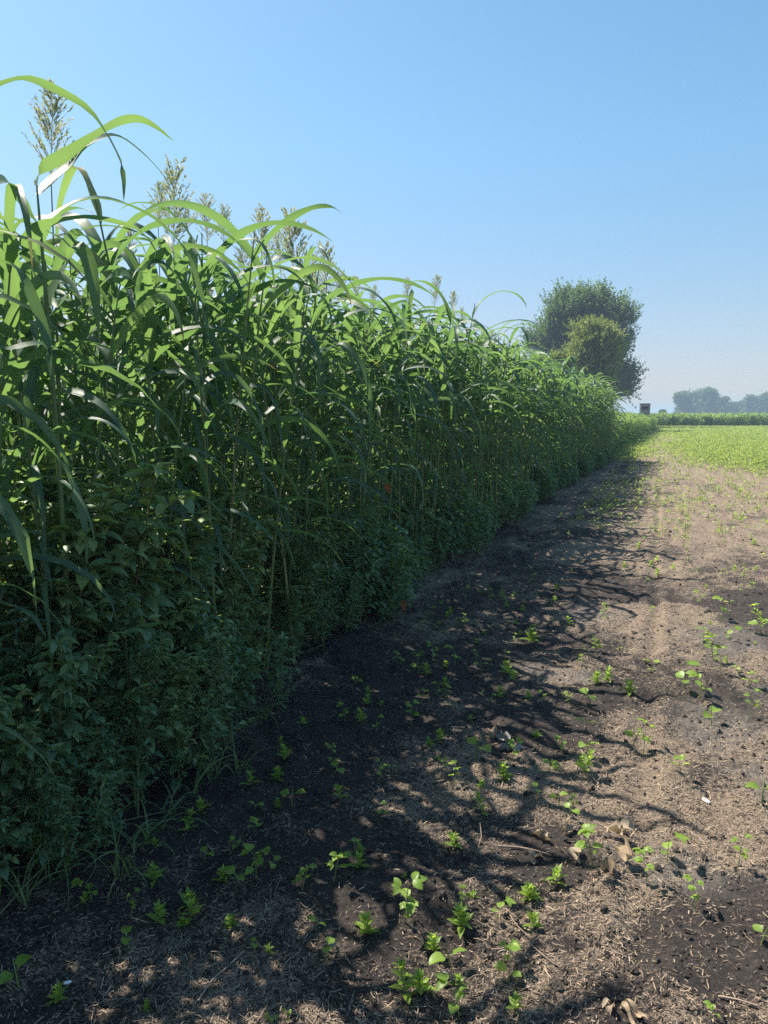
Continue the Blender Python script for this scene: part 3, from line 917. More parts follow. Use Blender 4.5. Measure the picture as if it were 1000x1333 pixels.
# the low growth further along the edge, past the weeds one can tell apart: one mass
mbl, mbs = MB(), MB()
nwd, per = 620, 110
y_ = 5.0 + 23.5 * rg.uniform(0, 1, nwd) ** 1.15
dp = rg.uniform(0, 1, nwd)
x_ = -2.0 - .12 * np.sin(y_ * 2.1) + .33 * sstep(14, 28, y_) - .02 - dp * .5
h_ = (.35 + .55 * dp) * np.interp(y_, [5, 12, 20, 28], [.95, 1.0, 1.0, 1.15]) * rg.uniform(.7, 1.25, nwd)
b_ = np.stack([x_, y_, x_ * 0 - .02], -1)
t_ = b_ + np.stack([rg.normal(.03, .06, nwd), rg.normal(0, .06, nwd), h_], -1)
tubes(mbs, np.stack([b_, (b_ + t_) / 2, t_], 1), np.array([.006, .004, .002])[None], 4, None, rg)
u_ = rg.uniform(.05, 1, (nwd, per)) ** .8
rad = .05 + .22 * h_[:, None] * (1.05 - u_) ** .6 * rg.uniform(0, 1, (nwd, per)) ** .5
an = rg.uniform(0, 6.283, (nwd, per))
P_ = b_[:, None] + (t_ - b_)[:, None] * u_[..., None] + np.stack([np.cos(an) * rad, np.sin(an) * rad, rad * .5], -1)
P_ = P_.reshape(-1, 3); nn = len(P_)
Ln = rg.uniform(.045, .095, nn)
Cw = arc(P_, an.reshape(-1) + rg.normal(0, .5, nn), np.radians(rg.uniform(0, 55, nn)), np.radians(rg.uniform(-60, 5, nn)), Ln, 4, 1.1)
ribbon(mbl, Cw, Ln * rg.uniform(.3, .55, nn), prof_ovate, .14, rg.normal(0, .3, nn), 0, .1, 8, None, rg)
o = obj('weed_growth', mbl.mesh('weed_growth'), M['weed_leaf'])
tag(o, 'low leafy growth filling the foot of the sorghum along the far edge', 'weeds', kind='stuff')
o2 = obj('stem', mbs.mesh('stem'), M['weed_stem'], o); o2['kind'] = 'stuff'

# tufts of wild grass in front of and between the weeds
def grass_proto(rg, nb, L_):
    root = empty('grass_tuft', (0, 0, 0))
    P = np.stack([rg.normal(0, .02, nb), rg.normal(0, .02, nb), np.full(nb, -.01)], -1)
    C = arc(P, rg.uniform(0, 6.28, nb), np.radians(rg.uniform(55, 88, nb)), np.radians(rg.uniform(-70, 30, nb)), L_ * rg.uniform(.5, 1.2, nb), 9, 1.4, rg.normal(0, .3, nb))
    mb = MB(); ribbon(mb, C, rg.uniform(.004, .009, nb), prof_grass, .12, rg.normal(0, .3, nb), rg.normal(0, .8, nb), .05, 8, rg.uniform(0, 1.0, nb), rg)
    child('blades', mb.mesh('blades'), M['grass'], root)
    return root


grasses = [grass_proto(rg, 12, .24), grass_proto(rg, 16, .32), grass_proto(rg, 9, .18), grass_proto(rg, 12, .42)]
for j in range(46):
    y_ = float(1.6 * (16 / 1.6) ** ((j + rg.uniform(0, 1)) / 46))
    edge = float(-1.78 - .12 * math.sin(y_ * 2.1) - .22 * sstep(2.6, 4.6, y_))
    x_ = edge - rg.uniform(-.06, .35)
    o = place(grasses, int(rg.integers(0, 4)), (x_, y_, float(ground_z(x_, y_))), rg.uniform(0, 6.28), rg.uniform(.6, 1.25))
    tag(o, 'wispy grass tuft at the foot of the ' + ('near weed bank on the left' if y_ < 4 else 'sorghum further along the shaded edge'), 'grass tuft', 'grass tufts by the near weeds' if y_ < 4 else 'grass tufts along the edge')

# creeping vines and stems running out of the weeds over the soil
vines = [([(60, 1120), (120, 1080), (190, 1062), (240, 1050)], 'pale vine stem running out from under the near weeds'),
         ([(0, 1190), (35, 1150), (75, 1110), (110, 1060)], 'straight brown stem leaning at the left picture edge'),
         ([(90, 1120), (110, 1105), (125, 1125), (112, 1150)], 'short bent grass blade hanging over the dark soil')]
for pts, l in vines:
    P = np.array([on_ground(a, b, .03 + .03 * math.sin(k * 1.7)) for k, (a, b) in enumerate(pts)])
    Cc = smooth_path(P, 14)[None]
    mb = MB(); tubes(mb, Cc - Cc[0, 0], np.linspace(.0035, .0015, 14)[None], 5, rnd=.7, rg=rg)
    o = obj('vine_stem', mb.mesh('vine_stem'), M['weed_stem'], None, Cc[0, 0]); tag(o, l, 'vine stem')

# ------------------------------------------------------------------ seedlings
def ovate(mb_or_list, P, az, e0, e1, Ln, W, rg, prof=prof_ovate):
    P = np.asarray(P, float).reshape(-1, 3); n = len(P)
    C = arc(P, az, e0, e1, Ln, 7, 1.1)
    mb = MB(); ribbon(mb, C, W, prof, .13, rg.normal(0, .25, n), 0, .12, 8, None, rg)
    return mb


def soy_proto(rg, tri=1, fine=True, H=.075):
    root = empty('soybean_seedling', (0, 0, 0))
    ln = rg.normal(0, .2, 2)
    t = np.linspace(0, 1, 6)
    C = np.stack([ln[0] * H * t ** 1.5, ln[1] * H * t ** 1.5, H * t - .01 * (1 - t)], -1)
    st = MB(); tubes(st, C[None], np.linspace(.0022, .0013, 6)[None], 6, None, rg)
    leaves = []
    a0 = rg.uniform(0, 6.28)
    for k in range(2):   # the opposite pair of first leaves
        a = a0 + k * np.pi + rg.normal(0, .2)
        p = C[3] + 0
        pe = arc(p, a, R(40), R(20), .012, 4)
        tubes(st, pe, .0009, 4, None, rg)
        Ln = rg.uniform(.036, .05)
        leaves.append(ovate(None, pe[0, -1], a, R(rg.uniform(5, 35)), R(rg.uniform(-30, 10)), Ln, Ln * .8, rg))
    for k in range(tri):
        a = a0 + 1.57 + k * 2.5 + rg.normal(0, .3)
        p = C[5 - min(k, 4)]
        e = R(rg.uniform(45, 75))
        pe = arc(p, a, e, e - .3, rg.uniform(.02, .04), 5)
        tubes(st, pe, .0010, 4, None, rg)
        for da in (-.95, 0, .95):
            Ln = rg.uniform(.034, .048) * (1 - .2 * k)
            leaves.append(ovate(None, pe[0, -1], a + da, R(rg.uniform(0, 45)), R(rg.uniform(-45, 10)), Ln, Ln * .62, rg))
    child('stem', st.mesh('stem'), M['soy_stem'], root)
    if fine:
        for l in leaves: child('leaf', l.mesh('leaf'), M['soy_leaf'], root)
    else:
        mb = MB()
        for l in leaves: mb.add(l.v[0], l.q[0], l.uv[0], l.r[0])
        child('foliage', mb.mesh('foliage'), M['soy_leaf'], root)
    return root


def tuft_proto(rg, n=14, H=.06):
    root = empty('weed_seedling', (0, 0, 0))
    t = np.linspace(0, 1, 5)
    C = np.stack([rg.normal(0, .1) * H * t, rg.normal(0, .1) * H * t, H * t - .01 * (1 - t)], -1)
    st = MB(); tubes(st, C[None], np.linspace(.0024, .0013, 5)[None], 5, None, rg)
    child('stem', st.mesh('stem'), M['weed_stem'], root)
    u = np.concatenate([np.linspace(.2, 1, n), np.full(4, 1.0)]); n = len(u)
    P = np.stack([np.interp(u, t, C[:, 0]), np.interp(u, t, C[:, 1]), np.interp(u, t, C[:, 2])], -1)
    Ln = rg.uniform(.042, .075, n) * (1.15 - .5 * u)
    mb = ovate(None, P, np.arange(n) * 2.4, np.radians(18 + 50 * u), np.radians(rg.uniform(-35, 10, n) + 35 * u), Ln, Ln * .38, rg, prof_lance)
    child('foliage', mb.mesh('foliage'), M['soy_leaf'], root)
    return root


rg = np.random.default_rng(41)
soyA = [soy_proto(rg, 0, True), soy_proto(rg, 1, True, .07), soy_proto(rg, 3, True, .15), soy_proto(rg, 4, True, .16)]
soyM = [soy_proto(rg, k, False, h) for k, h in ((0, .05), (1, .07), (1, .09), (2, .08), (2, .11), (3, .12), (0, .08))]
tuft = [tuft_proto(rg, int(k), h) for k, h in ((10, .05), (14, .06), (18, .06), (8, .035), (12, .09), (22, .08))]
# (px, py of the foot, height in px, kind, label or None)
S_LIT = 'pale green soybean seedling standing on sunlit straw'
named = [
 (588, 1252, 42, 's', 'soybean seedling with two round lit leaves, nearest the bottom middle of the picture'),
 (662, 1274, 32, 's', 'single folded bright seedling right of the two-leaved one at the bottom'),
 (527, 1200, 86, 'S', 'largest soybean seedling in the mottled shade, with several leaf pairs'),
 (548, 1285, 38, 't', 'ragged weed seedling with a white chip at its foot'),
 (480, 1212, 26, 't', 'faded weed tuft left of the largest shaded seedling'),
 (772, 1130, 66, 'S', 'lush soybean seedling growing through the heap of dry leaves'),
 (722, 1146, 46, 't', 'dense bright weed tuft beside the stick and dry leaf heap'),
 (842, 1148, 52, 'S', 'tall seedling just right of the dry leaf heap'),
 (868, 1124, 30, 's', 'bright lobed seedling behind the tall one right of the dry leaf heap'),
 (905, 1184, 44, 'S', 'seedling casting dark shadows right of the dry leaf heap'),
 (960, 1136, 46, 'S', 'upright seedling with oval leaves near the right picture edge'),
 (992, 1052, 36, 's', 'seedling cut by the right picture edge at mid foreground'),
 (990, 1232, 26, 's', 'lone seedling at the right picture edge low down'),
 (926, 1326, 22, 's', 'two-leaved seedling at the bottom right corner'),
 (728, 1046, 26, 's', 'seedling with one cupped bright leaf above the dry leaf heap'),
 (741, 1066, 26, 's', 'upright little seedling just above the dry leaf heap'),
 (700, 1036, 22, 's', 'small seedling on the shadow edge left of the cupped one'),
 (714, 1004, 24, 's', 'forked seedling right of the grey crumpled leaf'),
 (760, 1008, 32, 't', 'low weed tuft in a shadow above the cupped seedling'),
 (762, 986, 28, 's', 'seedling with a drooping round leaf on the shadow edge'),
 (770, 916, 26, 's', 'bright two-leaved seedling at the end of a shadow finger'),
 (764, 952, 20, 's', 'small yellow-green seedling on the shadow edge'),
 (820, 902, 22, 't', 'feathery weed tuft left of the planter furrow'),
 (838, 972, 44, 'S', 'bushy seedling with one big flat leaf right of the furrow'),
 (822, 972, 26, 's', 'smaller partner of the bushy seedling beside the furrow'),
 (886, 1012, 22, 's', 'thin twin-leaved seedling on the dusty ground at right'),
 (926, 944, 26, 's', 'seedling below the bare dark patch'),
 (975, 934, 36, 'S', 'sturdy seedling right of the dusty patch'),
 (912, 906, 26, 's', 'seedling with spreading leaves on the dusty patch'),
 (938, 876, 34, 'S', 'leggy seedling at the lower edge of the bare dark patch'),
 (892, 896, 26, 's', 'seedling left of the spreading one on the dusty patch'),
 (950, 834, 16, 's', 'little seedling in the middle of the bare dark patch'),
 (940, 806, 22, 's', 'seedling at the upper side of the bare dark patch'),
 (990, 826, 24, 's', 'round-leaved seedling on the bare patch at the picture edge'),
 (915, 838, 16, 's', 'low seedling on the left side of the bare patch'),
 (775, 890, 18, 't', 'pale weed tuft at the shadow edge near the furrow'),
 (790, 888, 20, 't', 'yellowish weed tuft beside its paler neighbour near the furrow'),
 (380, 1050, 34, 's', 'shaded seedling with two round leaves left of the middle'),
 (435, 1012, 30, 's', 'shaded seedling by the weed bank with narrow leaves'),
 (494, 1016, 40, 'S', 'taller shaded seedling left of the grey crumpled leaf'),
 (512, 1004, 22, 's', 'seedling leaning beside the taller shaded one'),
 (460, 1126, 26, 's', 'seedling with a spread leaf pair in the mottled shade'),
 (412, 1206, 24, 's', 'low shaded seedling at lower left of the mottled shade'),
 (356, 1130, 26, 's', 'small serrated seedling in deep shade'),
 (313, 1146, 34, 's', 'slim yellowish seedling in deep shade'),
 (302, 1204, 36, 't', 'curly weed seedling at lower left'),
 (327, 1236, 20, 's', 'bright yellow seedling standing alone in deep shade'),
 (172, 1194, 38, 'S', 'three-lobed seedling in the deep shade at lower left'),
 (168, 1236, 30, 's', 'oval-leaved seedling just below the three-lobed one'),
 (120, 1172, 30, 's', 'pale seedling at the foot of the near weeds'),
 (238, 1200, 30, 't', 'feathery weed tuft in the deep shade'),
 (390, 1156, 22, 's', 'upright shaded seedling left of the spread-leaf pair'),
 (618, 988, 36, 's', 'bent seedling leaning over left of the grey crumpled leaf'),
 (656, 1014, 32, 't', 'grey-green weed tuft below the grey crumpled leaf'),
 (692, 1166, 30, 't', 'star-shaped weed tuft left of the dry leaf heap'),
 (648, 1188, 26, 's', 'yellow-green forked seedling left of the star-shaped tuft'),
 (696, 1200, 32, 't', 'loose weed tuft below the star-shaped one'),
 (617, 1164, 18, 't', 'flat round weed tuft in the mottled shade'),
 (266, 1116, 26, 's', 'lit seedling at the foot of the weed bank'),
 (52, 1130, 56, 'S', 'seedling with large rounded leaves at the left picture edge'),
 (378, 1330, 34, 'S', 'dark seedling cut by the bottom picture edge'),
 (356, 1345, 40, 'S', 'seedling with one large leaf cut by the bottom picture edge'),
 (25, 1290, 40, 's', 'shaded seedling at the lower left corner'),
 (75, 1300, 40, 't', 'weed tuft at the lower left corner'),
 (190, 1320, 30, 't', 'sprawling weed tuft at the bottom edge, lower left'),
 (650, 905, 22, 't', 'weed tuft in the shade above the grey crumpled leaf'),
 (690, 838, 30, 't', 'tall weed tuft on the dappled shadow'),
 (660, 876, 26, 't', 'leafy weed tuft among long shadows'),
 (592, 868, 24, 's', 'bright little seedling in the shade of the crop'),
 (545, 880, 20, 's', 'shaded seedling in the middle of the shadow'),
 (625, 875, 18, 's', 'yellowish seedling among the shadow fingers'),
 (570, 905, 16, 's', 'tiny seedling in the shade above the mottled light')]
cnt_s = 0
for (a, b, hp, kind, l) in named:
    p = on_ground(a, b)
    p[2] = float(ground_z(p[0], p[1]))
    dep = np.linalg.norm(p - CPOS)
    # apparent height of an upright stem seen from above
    dz = hp / FPX * dep / max(.45, math.cos(math.asin(CAM_H / dep)))
    if a > 745: dz *= 1.15
    if b > 1000: dz *= .82
    if b > 1300: dz *= .7
    if a < 420 and kind == 't': dz *= .68
    if kind == 't': o = place(tuft, int(rg.integers(0, len(tuft))), tuple(p), rg.uniform(0, 6.28), dz / .135)
    else:
        lst = [0, 1] if kind == 's' else [2, 3]
        o = place(soyA, int(rg.choice(lst)), tuple(p), rg.uniform(0, 6.28), dz / (.105 if kind == 's' else .235), (rg.normal(0, .1), rg.normal(0, .1)))
    tag(o, l, 'seedling', 'seedlings in the foreground')

# the others, in loose drilled rows further up, and scattered ones in the shade
spots = []
while len(spots) < 226:
    near_ = len(spots) < 116
    y_ = float(np.exp(rg.uniform(math.log(1.7), math.log(6.5)))) if near_ else float(np.exp(rg.uniform(math.log(4.6), math.log(15))))
    x_ = rg.uniform(-1.7, -.25) if near_ else rg.uniform(-1.55, .62 * y_ * .35 + .9)
    row = round(x_ / .38) * .38
    if not near_ and rg.uniform() < .65: x_ = row + rg.normal(0, .03)
    ang = math.degrees(math.atan2(-x_, y_)) - YAW
    if ang < -29: continue
    p_ = (.85 if x_ > -.3 or near_ else .3) * (.35 + vnoise(np.array(x_ * 1.2), np.array(y_ * .6), 400))
    if rg.uniform() > p_: continue
    if any((x_ - a) ** 2 + (y_ - b) ** 2 < .006 for a, b in spots): continue
    spots.append((x_, y_))
for x_, y_ in spots:
    shade = x_ < -.25
    z_ = float(ground_z(x_, y_))
    if rg.uniform() < (.55 if shade else .25):
        o = place(tuft, int(rg.integers(0, len(tuft))), (x_, y_, z_), rg.uniform(0, 6.28), rg.uniform(.35, .85))
        if shade: tag(o, 'small weed tuft in the shade along the crop', 'seedling', 'shaded weed tufts')
        else: tag(o, 'small pointed-leaf weed tuft on the sunlit headland', 'seedling', 'sunlit weed tufts')
    else:
        o = place(soyM, int(rg.integers(0, len(soyM))), (x_, y_, z_), rg.uniform(0, 6.28), rg.uniform(.45, 1.15) * (.8 if shade else 1), (rg.normal(0, .12), rg.normal(0, .12)))
        if shade: tag(o, 'small soybean seedling in the shade along the crop', 'seedling', 'shaded seedlings')
        else: tag(o, 'soybean seedling on the sunlit headland beyond the bare patch', 'seedling', 'sunlit seedlings')

# soybean field: countless plants reading as a green carpet
rg = np.random.default_rng(53)
mb = MB()
x, y, r = polar(230000, 9, 150, rg, -4, 36)
d = bean_density(x, y)
base = .05 * sstep(9, 14, y) * (.3 + 1.4 * vnoise(x * 1.1, y * .5, 401)) * (x > -1.2)
rowm = np.exp(-(((x / .38) - np.round(x / .38)) / .22) ** 2)
keep = (rg.uniform(0, 1, len(x)) < np.maximum(d, base * (.4 + rowm))) & (y < 128 + .9 * np.clip(x, 0, 40))
x, y, r, d = x[keep], y[keep], r[keep], d[keep]
hh_ = (.10 + .16 * d) * rg.uniform(.6, 1.25, len(x))
k = 4
X = np.repeat(x, k); Y = np.repeat(y, k); Hh = np.repeat(hh_, k) * np.tile(np.array([.55, .75, .9, 1.0]), len(x)); Rr = np.repeat(r, k)
n = len(X)
sz = (.042 + .0008 * Rr) * rg.uniform(.7, 1.3, n)
az = rg.uniform(0, 6.283, n)
off = rg.uniform(.01, .05, n) * (1 + Rr * .02)
P = np.stack([X + np.cos(az) * off, Y + np.sin(az) * off, Hh], -1)
el_ = rg.normal(.2, .4, n)
D = np.stack([np.cos(az) * np.cos(el_), np.sin(az) * np.cos(el_), np.sin(el_)], -1)
# leaf planes lie near level
Sd = np.stack([-np.sin(az), np.cos(az), rg.normal(0, .35, n)], -1)
W_ = sz * .75
m_ = P + D * sz[:, None] * .45
V = np.stack([P, m_ + Sd * W_[:, None] / 2, P + D * sz[:, None], m_ - Sd * W_[:, None] / 2], 1)
mb.add(V, np.arange(n * 4).reshape(n, 4), np.tile(np.array([[.3, 0], [.3, .5], [.3, 1], [.3, .5]]), (n, 1, 1)), np.repeat(rg.uniform(0, 1, n), 4))
ne = len(x) // 2
tubes(mb, np.stack([np.stack([x, y, x * 0 - .01], -1), np.stack([x, y, hh_], -1)], 1)[:ne], .003, 3, None, rg)
o = obj('soybean_field', mb.mesh('soybean_field', False), M['bean_leaf'])
tag(o, 'bright green soybean field spreading to the distant corn', 'soybeans', kind='stuff')

# ------------------------------------------------------------------ lower crop block and far corn
def crop_mass(name, label, xy, H, rg, mat, nl=7, L=(.45, .75), W=(.035, .06), S=6, wscale=1.0):
    mb = MB()
    n = len(xy)
    f = np.tile(np.linspace(.12, .88, nl), n)
    Hh = np.repeat(H, nl)
    z = Hh * f
    az = np.repeat(rg.uniform(0, 6.28, n), nl) + np.pi * np.tile(np.arange(nl) % 2, n) + rg.normal(0, .5, n * nl)
    P = np.stack([np.repeat(xy[:, 0], nl), np.repeat(xy[:, 1], nl), z], -1)
    C = arc(P, az, np.radians(rg.uniform(50, 80, n * nl)), np.radians(rg.uniform(-80, -10, n * nl)), rg.uniform(*L, n * nl), S, 1.3, rg.normal(0, .3, n * nl))
    ribbon(mb, C, rg.uniform(*W, n * nl) * wscale, prof_grass, .15, rg.normal(0, .3, n * nl), rg.normal(0, .6, n * nl), .1, 8, None, rg)
    b = np.stack([xy[:, 0], xy[:, 1], xy[:, 0] * 0 - .02], -1); t = np.stack([xy[:, 0] + rg.normal(0, .06, n), xy[:, 1], H * .95], -1)
    tubes(mb, np.stack([b, t], 1), np.array([.012, .005])[None], 4, None, rg)
    o = obj(name, mb.mesh(name), mat)
    tag(o, label, 'crop', kind='stuff')
    return o


rg = np.random.default_rng(61)
n = 5200
yy = 28.8 + 63 * rg.uniform(0, 1, n) ** 1.35
dpt = rg.uniform(0, 1, n) ** 1.6 * 4.5
xx = np.interp(yy, [28, 40, 92], [-2.05, -1.7, -.7]) - dpt
H = np.interp(yy, [28, 40, 92], [1.85, 1.85, 1.72]) + .25 * (fbm(xx / 2, yy / 2, 300) - .5) + rg.normal(0, .08, n)
H -= .35 * (1 - sstep(0, .7, dpt))
crop_mass('lower_crop', 'shorter pale green crop continuing the edge beyond the tall sorghum', np.stack([xx, yy], -1), H, rg, M['corn_leaf'], 8, (.35, .6), (.03, .05), 6, 1.15)
n = 5200
u = rg.uniform(0, 1, n); dpt = rg.uniform(0, 1, n) ** 1.5 * 14
xx = -14 + 90 * u; yy = 120 + .55 * np.clip(xx, -5, 100) + dpt
H = 2.1 + .25 * (fbm(xx / 4, yy / 4, 310) - .5) + rg.normal(0, .1, n) - .3 * (dpt < .8)
crop_mass('corn_field', 'far band of tall corn across the end of the soybean field', np.stack([xx, yy], -1), H, rg, M['corn_leaf'], 9, (.6, .9), (.07, .11), 6, 1.7)

# bushy weeds on the corner where the tall sorghum ends
rg = np.random.default_rng(67)
for j, (a, b, hgt_) in enumerate(((776, 604, 1.0), (790, 598, 1.25), (800, 590, .8), (765, 606, .9))):
    p = on_ground(a, b); p[2] = 0
    o = dup(low[3 + j % 3] if j % 2 else tall[3 + j % 3], tuple(p), rg.uniform(0, 6), hgt_ / (.5 if j % 2 else 1.0))
    tag(o, ['pale weed bush at the corner where the tall crop ends', 'tallest pale weed at the end corner of the tall crop',
            'low pale weed just past the end corner of the tall crop', 'weed bush just before the end corner of the tall crop'][j], 'weed', 'weeds on the far corner')

# ------------------------------------------------------------------ trees
def tree(name, label, base, lobes, n_shoot, per, leaf_l, mat, trunk_r, trunk_h, rg, limbs=6, shoot=1.0, up=.5, group=None):
    root = empty(name, base)
    lob0 = np.array(lobes, float) * np.array([.97, .97, 1, .80, .80, .90]); subs = []
    for l in lob0:
        for _ in range(7):
            dd = rg.normal(size=3); dd /= np.linalg.norm(dd); dd[2] = abs(dd[2]) * .9 - .25
            f = rg.uniform(.26, .46)
            subs.append(np.concatenate([l[:3] + dd * l[3:6] * rg.uniform(.62, 1.08), l[3:6] * f * np.array([1, 1, .8])]))
    lob = np.concatenate([lob0 * np.array([1, 1, 1, .55, .55, .55]), np.array(subs)])
    vol = (lob[:, 3] * lob[:, 4] * lob[:, 5]) ** .7; pr = vol / vol.sum()
    k = rg.choice(len(lob), n_shoot, p=pr)
    d = rg.normal(size=(n_shoot, 3)); d /= np.linalg.norm(d, axis=1, keepdims=True)
    rr = rg.uniform(0, 1, n_shoot) ** .36
    rr *= 1 + .20 * (vnoise(d[:, 0] * 3 + k * 7, d[:, 2] * 3 + d[:, 1] * 3, 500) - .5) * 2
    P0 = lob[k, :3] + d * lob[k, 3:6] * rr[:, None]
    D = d * .55 + np.array([0, 0, up]) + rg.normal(0, .25, (n_shoot, 3)); D /= np.linalg.norm(D, axis=1, keepdims=True)
    Ls = shoot * rg.uniform(.5, 1.3, n_shoot)
    u = rg.uniform(0, 1, (n_shoot, per))
    P = P0[:, None] + D[:, None] * (Ls[:, None] * u)[..., None] + rg.normal(0, .06 * shoot, (n_shoot, per, 3)) * (1.15 - u)[..., None]
    Dl = D[:, None] * .5 + rg.normal(0, .7, (n_shoot, per, 3)) + np.array([0, 0, -.15])
    cl = np.clip(.5 + .35 * rg.normal(size=n_shoot), 0, 1)
    rn = np.clip(cl[:, None] * .6 + rg.uniform(0, .4, (n_shoot, per)), 0, 1)
    mb = MB(); nn = n_shoot * per
    diamonds(mb, P.reshape(-1, 3), Dl.reshape(-1, 3), leaf_l * rg.uniform(.6, 1.3, nn), leaf_l * .62 * rg.uniform(.7, 1.3, nn), rg, rn.reshape(-1))
    child('crown', mb.mesh('crown'), mat, root)
    mb = MB()
    t = np.linspace(0, 1, 7)
    top = lob[:, 2].max()
    C = np.stack([.3 * np.sin(t * 3), .2 * np.sin(t * 2 + 1), t * top - .1 * (1 - t)], -1)
    tubes(mb, C[None], np.interp(t, [0, .15, .5, 1], [trunk_r * 1.3, trunk_r, trunk_r * .6, trunk_r * .12])[None], 9, None, rg)
    for j in range(limbs):
        l = lob0[j % len(lob0)]
        z0 = trunk_h * rg.uniform(.8, 1.5)
        a = np.array([np.interp(z0, C[:, 2], C[:, 0]), np.interp(z0, C[:, 2], C[:, 1]), z0])
        e = l[:3] + rg.normal(0, .35, 3) * l[3:6]
        e[2] = max(e[2], z0 + .5)
        mid = (a + e) / 2 + np.array([0, 0, -.1 * np.linalg.norm(e - a)])
        tt = np.linspace(0, 1, 6)[:, None]
        Cb = a * (1 - tt) ** 2 + 2 * mid * tt * (1 - tt) + e * tt ** 2
        tubes(mb, Cb[None], np.linspace(trunk_r * .5, trunk_r * .06, 6)[None], 6, None, rg)
    child('trunk', mb.mesh('trunk'), M['bark'], root)
    tag(root, label, 'tree' if 'shrub' not in name else 'shrub', group)
    return root


def loc_lobe(px, py, rpx, rpz, base, dep, dy=0.0, ry=None):
    """crown lobe from its place in the view, as an offset from the tree's foot"""
    p = at_depth(px, py, dep) - np.asarray(base)
    s = dep / FPX
    fw = np.array([-math.sin(R(YAW)), math.cos(R(YAW)), 0])
    p = p + fw * dy
    rx = rpx * s
    return (p[0], p[1], p[2], rx, (ry if ry else rx * .95), rpz * s)


rg = np.random.default_rng(71)
dep = 100.0
base = at_depth(768, 557, dep); base[2] = 0
lob = [loc_lobe(a, b, c, d_, base, dep, e) for (a, b, c, d_, e) in (
    (765, 425, 50, 42, 0), (737, 408, 30, 27, -1), (772, 395, 28, 19, 1), (800, 415, 24, 28, 0), (722, 440, 25, 26, 0), (792, 517, 24, 12, 0), (806, 510, 26, 20, 0), (735, 490, 40, 34, 1), (700, 450, 18, 20, 0),
    (808, 455, 20, 28, 0), (812, 492, 18, 22, 0), (795, 505, 24, 16, -1), (745, 460, 40, 40, 1), (780, 480, 38, 36, 0), (712, 425, 13, 14, -1))]
tree('maple_tree', 'large dark green tree towering over the end of the crop', tuple(base), lob, 6000, 34, .23, M['tree_leaf'], .42, 3.0, rg, 9, 2.1, .8)
dep = 74.0
base = at_depth(770, 560, dep); base[2] = 0
lob = [loc_lobe(a, b, c, d_, base, dep, e) for (a, b, c, d_, e) in (
    (772, 445, 32, 26, 0), (785, 465, 22, 30, 0), (757, 470, 28, 26, -.5), (770, 500, 30, 25, 0), (768, 432, 22, 14, 0), (790, 440, 14, 16, .5))]
tree('young_tree', 'smaller yellow-green rounded tree in front of the large dark one', tuple(base), lob, 3600, 26, .16, M['yellow_leaf'], .16, 1.6, rg, 6, 1.2, .7)
dep = 66.0
base = at_depth(728, 562, dep); base[2] = 0
lob = [loc_lobe(a, b, c, d_, base, dep, e) for (a, b, c, d_, e) in ((722, 475, 22, 18, 0), (738, 480, 20, 20, 0), (712, 488, 22, 24, .5), (735, 505, 30, 26, 0))]
tree('shrub', 'yellowish shrub just left of the rounded tree, rising over the sorghum', tuple(base), lob, 1500, 16, .20, M['yellow_leaf'], .08, .7, rg, 5, .6, .5)

far = [(889, 521, 11, 15, 420, 'leftmost far tree of the hazy grove, steep sided'), (903, 518, 13, 14, 430, 'tallest far tree of the hazy grove on the horizon'),
       (918, 519, 13, 14, 425, 'broad far tree right of the tallest in the hazy grove'), (931, 522, 11, 13, 435, 'sloping far tree at the right shoulder of the hazy grove'),
       (942, 526, 9, 11, 420, 'lower far tree stepping down right of the hazy grove'), (956, 529, 13, 9, 450, 'low rounded far tree between the two hazy groves'),
       (967, 531, 9, 8, 450, 'lowest far tree filling the dip between the two groves'), (979, 525, 10, 12, 440, 'first far tree of the right-hand grove'),
       (990, 523, 12, 14, 440, 'taller far tree of the right-hand grove at the picture edge'), (1006, 523, 13, 15, 445, 'far tree of the right-hand grove cut by the picture edge')]
for (a, b, rx, rz, dp, l) in far:
    base = at_depth(a, 545, dp); base[2] = 0
    lob = [loc_lobe(a + rg.normal(0, rx * .38), b + rg.normal(0, rz * .25), rx * rg.uniform(.5, .75), rz * rg.uniform(.5, .75), base, dp) for _ in range(5)]
    lob += [loc_lobe(a, b + rz * .6, rx * 1.2, rz * .85, base, dp), loc_lobe(a, b + rz * 1.15, rx * 1.35, rz * .6, base, dp)]
    tree('far_tree', l, tuple(base), lob, 900, 13, .9, M['far_leaf'], .4, 3, rg, 5, 1.6, .35, 'hazy far trees')
base = at_depth(864, 546, 260); base[2] = 0
tree('far_shrub', 'tiny hazy shrub poking over the far corn', tuple(base), [loc_lobe(864, 537, 5, 4, base, 260), loc_lobe(860, 538, 3, 3, base, 260)], 160, 10, .4, M['far_leaf'], .08, .8, rg, 3, .5, .4)

# ------------------------------------------------------------------ hunting blind on legs above the crop
dp = 92.0
base = at_depth(838.5, 556, dp); base[2] = 0
s = dp / FPX
w = 12.0 * s; zt = CAM_H + (542 - 524.5) * s; zb = zt - 1.35
root = empty('hunting_blind', tuple(base), R(YAW - 14))
mb = MB()
hw = w / 2
for (lo, hi) in (((-hw, -hw, zb), (hw, -hw + .03, zb + .62)), ((-hw, -hw, zb + .98), (hw, -hw + .03, zt - .05)),
                 ((-hw, -hw, zb + .62), (-hw + .22, -hw + .03, zb + .98)), ((hw - .22, -hw, zb + .62), (hw, -hw + .03, zb + .98)),
                 ((-hw, -hw + .032, zb), (-hw + .03, hw - .032, zt - .05)), ((hw - .03, -hw + .032, zb), (hw, hw - .032, zt - .05)), ((-hw, hw - .03, zb), (hw, hw, zt - .05))):
    box(mb, lo, hi)
child('wall', mb.mesh('wall', False), M['blind'], root)
